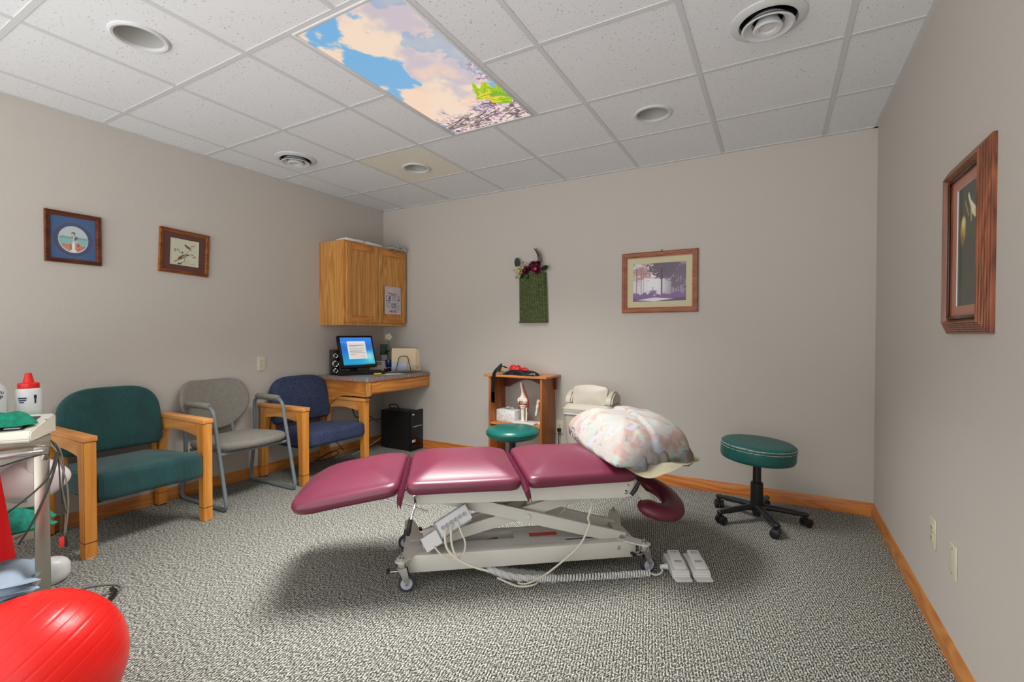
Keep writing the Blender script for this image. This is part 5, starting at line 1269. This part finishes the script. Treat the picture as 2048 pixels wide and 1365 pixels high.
# ------------------------------------------------------------ exercise ball
bl_ = thing('exercise_ball', 'large red exercise ball with moulded grooves in the front left corner', 'ball', (-1.80, .48, 0))
b = BM(); Rb = .212; ax = (-r_*.60+u_*.72-F_*.22).normalized(); q_ = ax.to_track_quat('Z', 'Y').to_matrix().to_4x4()
prof = []; NP = 220
gr = [(-1+2*(k+.5)/12)*.92 for k in range(12)]
for k in range(NP+1):
    th_ = PI*k/NP; z_ = math.cos(th_); r0 = Rb
    for g0 in gr:
        d_ = abs(z_-g0)
        if d_ < .013: r0 -= .0018*(1-d_/.013)
    prof.append((r0*math.sin(th_) if 0 < k < NP else 0, r0*z_))
lathe(b, prof, 96, T(0, 0, Rb) @ q_); obj('shell', b, M_red, bl_, sharp=60)
b = BM(); lathe(b, [(0, .004), (.008, .003), (.012, -.002), (.0, -.003)], 18, T(0, 0, Rb) @ (Vector((-.5, .3, .2)).normalized().to_track_quat('Z', 'Y').to_matrix().to_4x4()) @ T(0, 0, Rb)); obj('plug', b, M_whiteplastic, bl_)

# ------------------------------------------------------------ steel cart, front left
CR = Vector((-2.70, .757, 0)); e2 = Vector((-.964, .266, 0)); e1 = Vector((.266, .964, 0))
ca_ = math.degrees(math.atan2(e1.y, e1.x))     # local +X = e1 (right along the front), local +Y = e2 (away)
ct = thing('steel_equipment_cart', 'brushed steel equipment cart with flat legs and tube handle at left edge', 'cart', CR, ca_)
def legp(x, y, w_, d_, z1_):
    b = BM(); box(b, (x, y, z1_/2+.02), (w_, d_, z1_-.04), bev=.003); return obj('leg', b, M_steel, ct)
legp(0, .0, .048, .022, .70); legp(0.0, .34, .03, .03, .70); legp(-.62, .0, .048, .022, .70); legp(-.62, .34, .03, .03, .70)
b = BM(); bx(b, -.65, .028, -.02, .36, .685, .715, bev=.003); obj('top_tray', b, M_steel, ct)
for z_ in (.315, .055):
    b = BM(); bx(b, -.62, -.0, .004, .35, z_, z_+.006); bx(b, -.60, -.024, -.008, .012, z_-.012, z_+.018, bev=.002); obj('shelf', b, M_steel, ct)
b = BM(); tube(b, bend([(-.60, -.02, .66), (-.55, -.085, .672), (-.06, -.085, .676), (.018, -.06, .672), (.010, -.008, .635)], .05, 8), .0115, 14); obj('handle', b, M_chrome, ct)
for x, y in ((0, 0), (0, .34), (-.62, 0), (-.62, .34)):
    b = BM(); lathe(b, [(.012, 0), (.02, .004), (.02, .03), (.012, .04)], 18, T(x, y, 0)); obj('foot', b, M_rubber, ct)
# console on the cart
dv = thing('therapy_console', 'white therapy console with dark keypad and white keys on cart top', 'medical device', (-2.640, .707, .716), math.degrees(math.atan2(.83, .55)))
b = BM(); pr = [(0, .012), (.01, 0), (.26, 0), (.26, .075), (.235, .086), (.012, .045), (0, .03)]
prism(b, pr, .60, Matrix(((0, 0, 1, -.60), (1, 0, 0, 0), (0, 1, 0, 0), (0, 0, 0, 1))), bev=.005); obj('case', b, mat('ivory_plastic', (222, 218, 204), .35), dv)
def onp(bm, x, y, sx, sy, h): # sits on the sloped face
    sl = math.degrees(math.atan2(.041, .223)); box(bm, (0, 0, 0), (sx, sy, h), T(x, y, .045+(y-.012)*.184+h*.4) @ RX(sl), bev=.0015)
b = BM(); onp(b, -.29, .115, .52, .17, .003); kp = obj('keypad', b, mat('charcoal_keypad', (54, 56, 60), .45), dv)
for i in range(6):
    for j in range(3):
        b = BM(); onp(b, -.07-i*.065-(.01 if i > 1 else 0), .055+j*.04, .05, .022, .007); obj('key', b, M_whiteplastic, kp)
b = BM(); onp(b, -.385, .23, .2, .04, .006); obj('top_groove', b, M_black, dv) if False else b.free()
# towel on console
def crumple(name, label, loc, sx, sy, h, m, catg, seed=1, rz=0, folds=6, N=34, flat=.0):
    b = BM(); rg2 = np.random.RandomState(seed); ph_r = rg2.rand(8)*6
    rows = []
    for i in range(N+1):
        row = []
        for j in range(N+1):
            u_ = i/N*2-1; v_ = j/N*2-1; r2 = min(1, (abs(u_)**2.6+abs(v_)**2.6))
            x = u_*sx/2*(1+.08*math.sin(v_*5+ph_r[0])); y = v_*sy/2*(1+.08*math.sin(u_*6+ph_r[1]))
            w_ = .5+.28*math.sin(u_*folds+ph_r[2]+2*math.sin(v_*2+ph_r[3]))+.2*math.sin(v_*folds*1.2+ph_r[4]+u_*3)
            z = h*(1-r2)**.5*(flat+(1-flat)*w_)
            row.append(b.verts.new((x, y, max(z, 0)+.002)))
        rows.append(row)
    for i in range(N):
        for j in range(N): b.faces.new((rows[i][j], rows[i+1][j], rows[i+1][j+1], rows[i][j+1]))
    bot = [rows[i][0] for i in range(N+1)]+[rows[N][j] for j in range(1, N+1)]+[rows[i][N] for i in range(N-1, -1, -1)]+[rows[0][j] for j in range(N-1, 0, -1)]
    bv = [b.verts.new((v_.co.x, v_.co.y, 0)) for v_ in bot]
    for k in range(len(bot)): b.faces.new((bot[k], bot[(k+1) % len(bot)], bv[(k+1) % len(bot)], bv[k]))
    b.faces.new(bv[::-1]); o = obj(name, b, m, sharp=80); o.location = loc; o.rotation_euler = (0, 0, R(rz)); tag(o, label, catg); return o
bb_ = crumple('belt_body', '', (.02, .075, .0), .34, .15, .052, mat('black_nylon', (14, 15, 18), .32, bump=.4, bscale=60), '', 31, -4, 5, flat=.55)
del bb_['label'], bb_['category']; bb_.parent = br_
crumple('red_strap', 'crumpled red strap lying on top of black belt on pine shelf', (SX-.035, SY+.075, .858), .10, .075, .046, mat('red_nylon', (196, 30, 22), .5), 'strap', 33, 20, 5, N=22, flat=.5)
crumple('red_strap', 'smaller flat red fold right of crumpled red strap on black belt', (SX+.055, SY+.075, .855), .085, .05, .024, mat('red_fold', (176, 34, 36), .5), 'strap', 35, -20, 5, N=22, flat=.5)
tw = crumple('green_towel', 'crumpled green terry towel lying on top of the console', (-2.85, .575, .783), .42, .16, .075, M_greentowel, 'towel', 3, 56, 7, flat=.3); tw.rotation_euler = (0, 0, R(56))
# bottles
def bottle(name, label, loc, r, h, prof, bodym, capprof, capm, rz=0):
    t = thing(name, label, 'bottle', loc, rz)
    b = BM(); lathe(b, prof, 40); obj('body', b, bodym, t)
    b = BM(); lathe(b, capprof, 36); obj('cap', b, capm, t); return t
gm, gn_, gl_, gb_ = new_mat('gel_bottle_label')
tc = gn_.new('ShaderNodeTexCoord'); sx_ = gn_.new('ShaderNodeSeparateXYZ'); cr = gn_.new('ShaderNodeValToRGB'); gl_.new(tc.outputs['Object'], sx_.inputs[0])
mr = gn_.new('ShaderNodeMapRange'); mr.inputs[1].default_value = .0; mr.inputs[2].default_value = .13; gl_.new(sx_.outputs[2], mr.inputs[0]); gl_.new(mr.outputs[0], cr.inputs[0]); gl_.new(cr.outputs[0], gb_.inputs['Base Color'])
cr.color_ramp.elements[0].color = (*rgb(84, 188, 168), 1); cr.color_ramp.elements[1].color = (*rgb(206, 208, 206), 1); cr.color_ramp.elements[0].position = .30; cr.color_ramp.elements[1].position = .62; gb_.inputs['Roughness'].default_value = .35
bt = bottle('gel_bottle', 'white and teal gel bottle with red nozzle cap behind console', (-3.005, .80, .717), .045, .2,
            [(0, .0), (.042, 0), (.045, .006), (.045, .150), (.043, .158), (.036, .164), (0, .164)], gm,
            [(.036, .162), (.037, .164), (.037, .182), (.033, .185), (.020, .186), (.011, .222), (.007, .223), (0, .223)], mat('red_cap', (214, 28, 20), .35))
bt.scale = (1, 1, 1.18); bt.location = (-3.0, .80, .716)
dface = math.degrees(math.atan2(-.80, 3.0))
b = BM()
for z_, a_, w_ in ((.128, -26, .03), (.120, -26, .026), (.112, -30, .016)):
    box(b, (.0453, 0, z_), (.0012, w_, .005), RZ(dface+a_))
box(b, (.0455, 0, .132), (.0012, .010, .014), RZ(dface+28)); box(b, (.0455, 0, .118), (.0012, .006, .024), RZ(dface+28)); box(b, (.0455, 0, .038), (.0012, .008, .014), RZ(dface+40)); obj('label_print', b, mat('navy_ink', (30, 34, 80), .5), bt)
sb = bottle('spray_bottle', 'tall clear-white bottle with handwritten note at left picture edge', (-3.02, .69, .716), .045, .3,
            [(0, 0), (.044, 0), (.047, .008), (.047, .175), (.045, .195), (.036, .212), (.024, .225), (.016, .26), (.013, .262), (0, .262)], mat('milky_plastic', (200, 202, 204), .3),
            [(.015, .260), (.016, .262), (.016, .285), (.012, .29), (0, .29)], M_whiteplastic)
sd_ = math.degrees(math.atan2(-.69, 3.02))
for s_, z_ in (('Pu', .178), ('sp', .160)):
    text('handwriting', s_, .022, M_black, RZ(sd_+24) @ T(.0478, -.006, z_) @ RZ(90) @ RX(90), sb)
# white rounded bolster-like unit on the cart middle
wu = thing('white_traction_unit', 'white rounded plastic unit hanging under cart tray, with grey bracket', 'medical device', (-2.87, .72, .40), ca_)
b = BM(); o_ = rpoly([(-.40, .0), (-.02, .03), (.03, -.01), (.13, -.01), (.235, .08), (.13, .18), (.03, .18), (-.02, .14), (-.40, .19)], [.08, .05, .03, .07, .12, .07, .03, .05, .08], N=110)
puff(b, o_, .10, .045, crown=.03, crownb=.02, m=T(0, .10, 0) @ RX(90) @ T(-.03, .02, 0)); obj('shell', b, mat('warm_white_plastic', (224, 214, 214), .4), wu)
b = BM(); bx(b, -.17, -.07, -.045, -.02, .17, .285, bev=.004); obj('bracket', b, M_greyplastic, wu)
b = BM(); bx(b, .035, .075, -.012, .006, .0, .205, bev=.003); obj('strap_plate', b, M_whiteplastic, wu)
# towel on middle shelf, blue sheets on the bottom shelf, white bag
lt = crumple('teal_towel', 'folded teal terry towel on the cart middle shelf', (-2.90, .66, .322), .36, .20, .085, mat('teal_terry', (40, 150, 130), .95, bump=1, bscale=220, var=.3, vscale=50), 'towel', 8, ca_, 5, flat=.7)
for k, (lab, z_, h_) in enumerate((('folded pale blue gowns at bottom of stack on lowest cart shelf', .062, .05), ('pale blue folded gown in middle of stack on cart shelf', .100, .045), ('pale blue spotted gown topmost of stack on lowest cart shelf', .135, .07))):
    crumple('folded_gown', lab, (-2.875+.01*k, .535+.01*k, z_), .44, .26, h_, M_bluecloth, 'gown', 20+k, ca_, 5+2*k, flat=.75)
bg = thing('white_equipment_case', 'white rounded case with grey strap on floor behind cart leg', 'case', (-2.93, .84, 0), ca_)
b = BM(); puff(b, rpoly([(-.22, -.05), (.05, -.05), (.085, 0), (.05, .05), (-.22, .05)], .05, N=60), .115, .045, crown=.02); obj('case_body', b, M_whiteplastic, bg)
b = BM(); bx(b, -.10, -.05, -.056, .056, .002, .136, bev=.003); obj('strap', b, M_greymetal, bg)
# red band over handle
rb = thing('red_exercise_band', 'wide flat red rubber band draped over cart handle at picture edge', 'band', CR, ca_)
b = BM(); rows = []
for i in range(13):
    t_ = i/12; z = .690-.42*t_; xr = -.125+.05*t_; 
    if t_ == 1: pass
    rows.append([b.verts.new((x_, -.100-.004*math.sin(x_*30+t_*3), z if x_ > -.2 or t_ < 1 else z-.03)) for x_ in (-.50, -.40, -.30, -.22, xr-.03, xr)])
fs = [b.faces.new((rows[i][j], rows[i+1][j], rows[i+1][j+1], rows[i][j+1])) for i in range(12) for j in range(5)]
r2_ = [b.verts.new((x_, -.070, .683)) for x_ in (-.50, -.40, -.30, -.22, -.155, -.125)]; r3_ = [b.verts.new((x_, -.072, .60)) for x_ in (-.50, -.40, -.30, -.22, -.155, -.12)]
fs += [b.faces.new((rows[0][j], rows[0][j+1], r2_[j+1], r2_[j])) for j in range(5)]+[b.faces.new((r2_[j], r2_[j+1], r3_[j+1], r3_[j])) for j in range(5)]
bmesh.ops.solidify(b, geom=fs, thickness=.002); obj('band_sheet', b, M_redband, rb)
# hanging lead wires
def cw(x, y, z): return CR+e1*x+e2*y+Vector((0, 0, z))
leads = [([(.03, .03, .70), (.045, -.01, .66), (.052, -.015, .60), (.055, -.012, .50), (.058, -.015, .40), (.055, -.015, .285)], M_cable_d),
         ([(.02, .05, .70), (.05, .0, .68), (.065, -.01, .60), (.062, -.01, .50), (.072, -.01, .40), (.066, -.01, .29)], M_cable_g),
         ([(.0, .02, .71), (.04, -.02, .67), (.058, -.02, .60), (.075, -.02, .52), (.080, -.015, .42), (.070, -.012, .30)], M_cable_g),
         ([(.04, .03, .69), (.06, .0, .64), (.068, .0, .56), (.060, -.01, .46), (.075, -.01, .36), (.062, -.01, .28)], M_cable_d)]
for k, (p, m_) in enumerate(leads):
    cable('electrode_lead', 'thin electrode lead hanging in a bundle at the cart corner', [cw(*q) for q in p], .0028, m_, 'cable', 'electrode leads hanging beside cart leg')
cable('electrode_lead', 'dark twisted lead crossing in front of cart leg down to shelf', [cw(*q) for q in ((.05, -.03, .66), (.04, -.04, .60), (.015, -.04, .50), (-.03, -.04, .38), (-.07, -.035, .30))], .0045, M_cable_d)
cable('electrode_lead', 'dark lead curving left behind the red band under tray', [cw(*q) for q in ((.045, -.03, .655), (.02, -.04, .56), (-.03, -.045, .50), (-.10, -.045, .44), (-.16, -.04, .40))], .0035, M_cable_d)
cable('electrode_lead', 'black cable strung just under the cart handle', [cw(*q) for q in ((.0, -.03, .655), (-.06, -.04, .645), (-.14, -.04, .625), (-.3, -.04, .60))], .003, M_cable_d)
pc_ = thing('red_lead_connector', 'red connector tips at the end of hanging electrode leads', 'connector', cw(.058, -.012, .245), ca_)
b = BM(); box(b, (0, 0, .02), (.016, .012, .045), bev=.004); obj('red_tip', b, mat('red_connector', (220, 36, 24), .4), pc_)
b = BM(); box(b, (.014, 0, .018), (.008, .010, .045), bev=.003); obj('black_tip', b, M_black, pc_)
cable('floor_cord', 'thin grey cord looping on carpet behind the red ball', [(-2.75, .80, .006), (-2.72, .92, .006), (-2.64, .985, .006), (-2.57, .975, .006), (-2.60, .90, .006), (-2.66, .84, .006)], .004, M_cable_g)
cable('floor_cord', 'black plug and cord on carpet beside the red ball', [(-2.60, .955, .012), (-2.54, .945, .014), (-2.49, .90, .014), (-2.49, .86, .010)], .010, M_black)
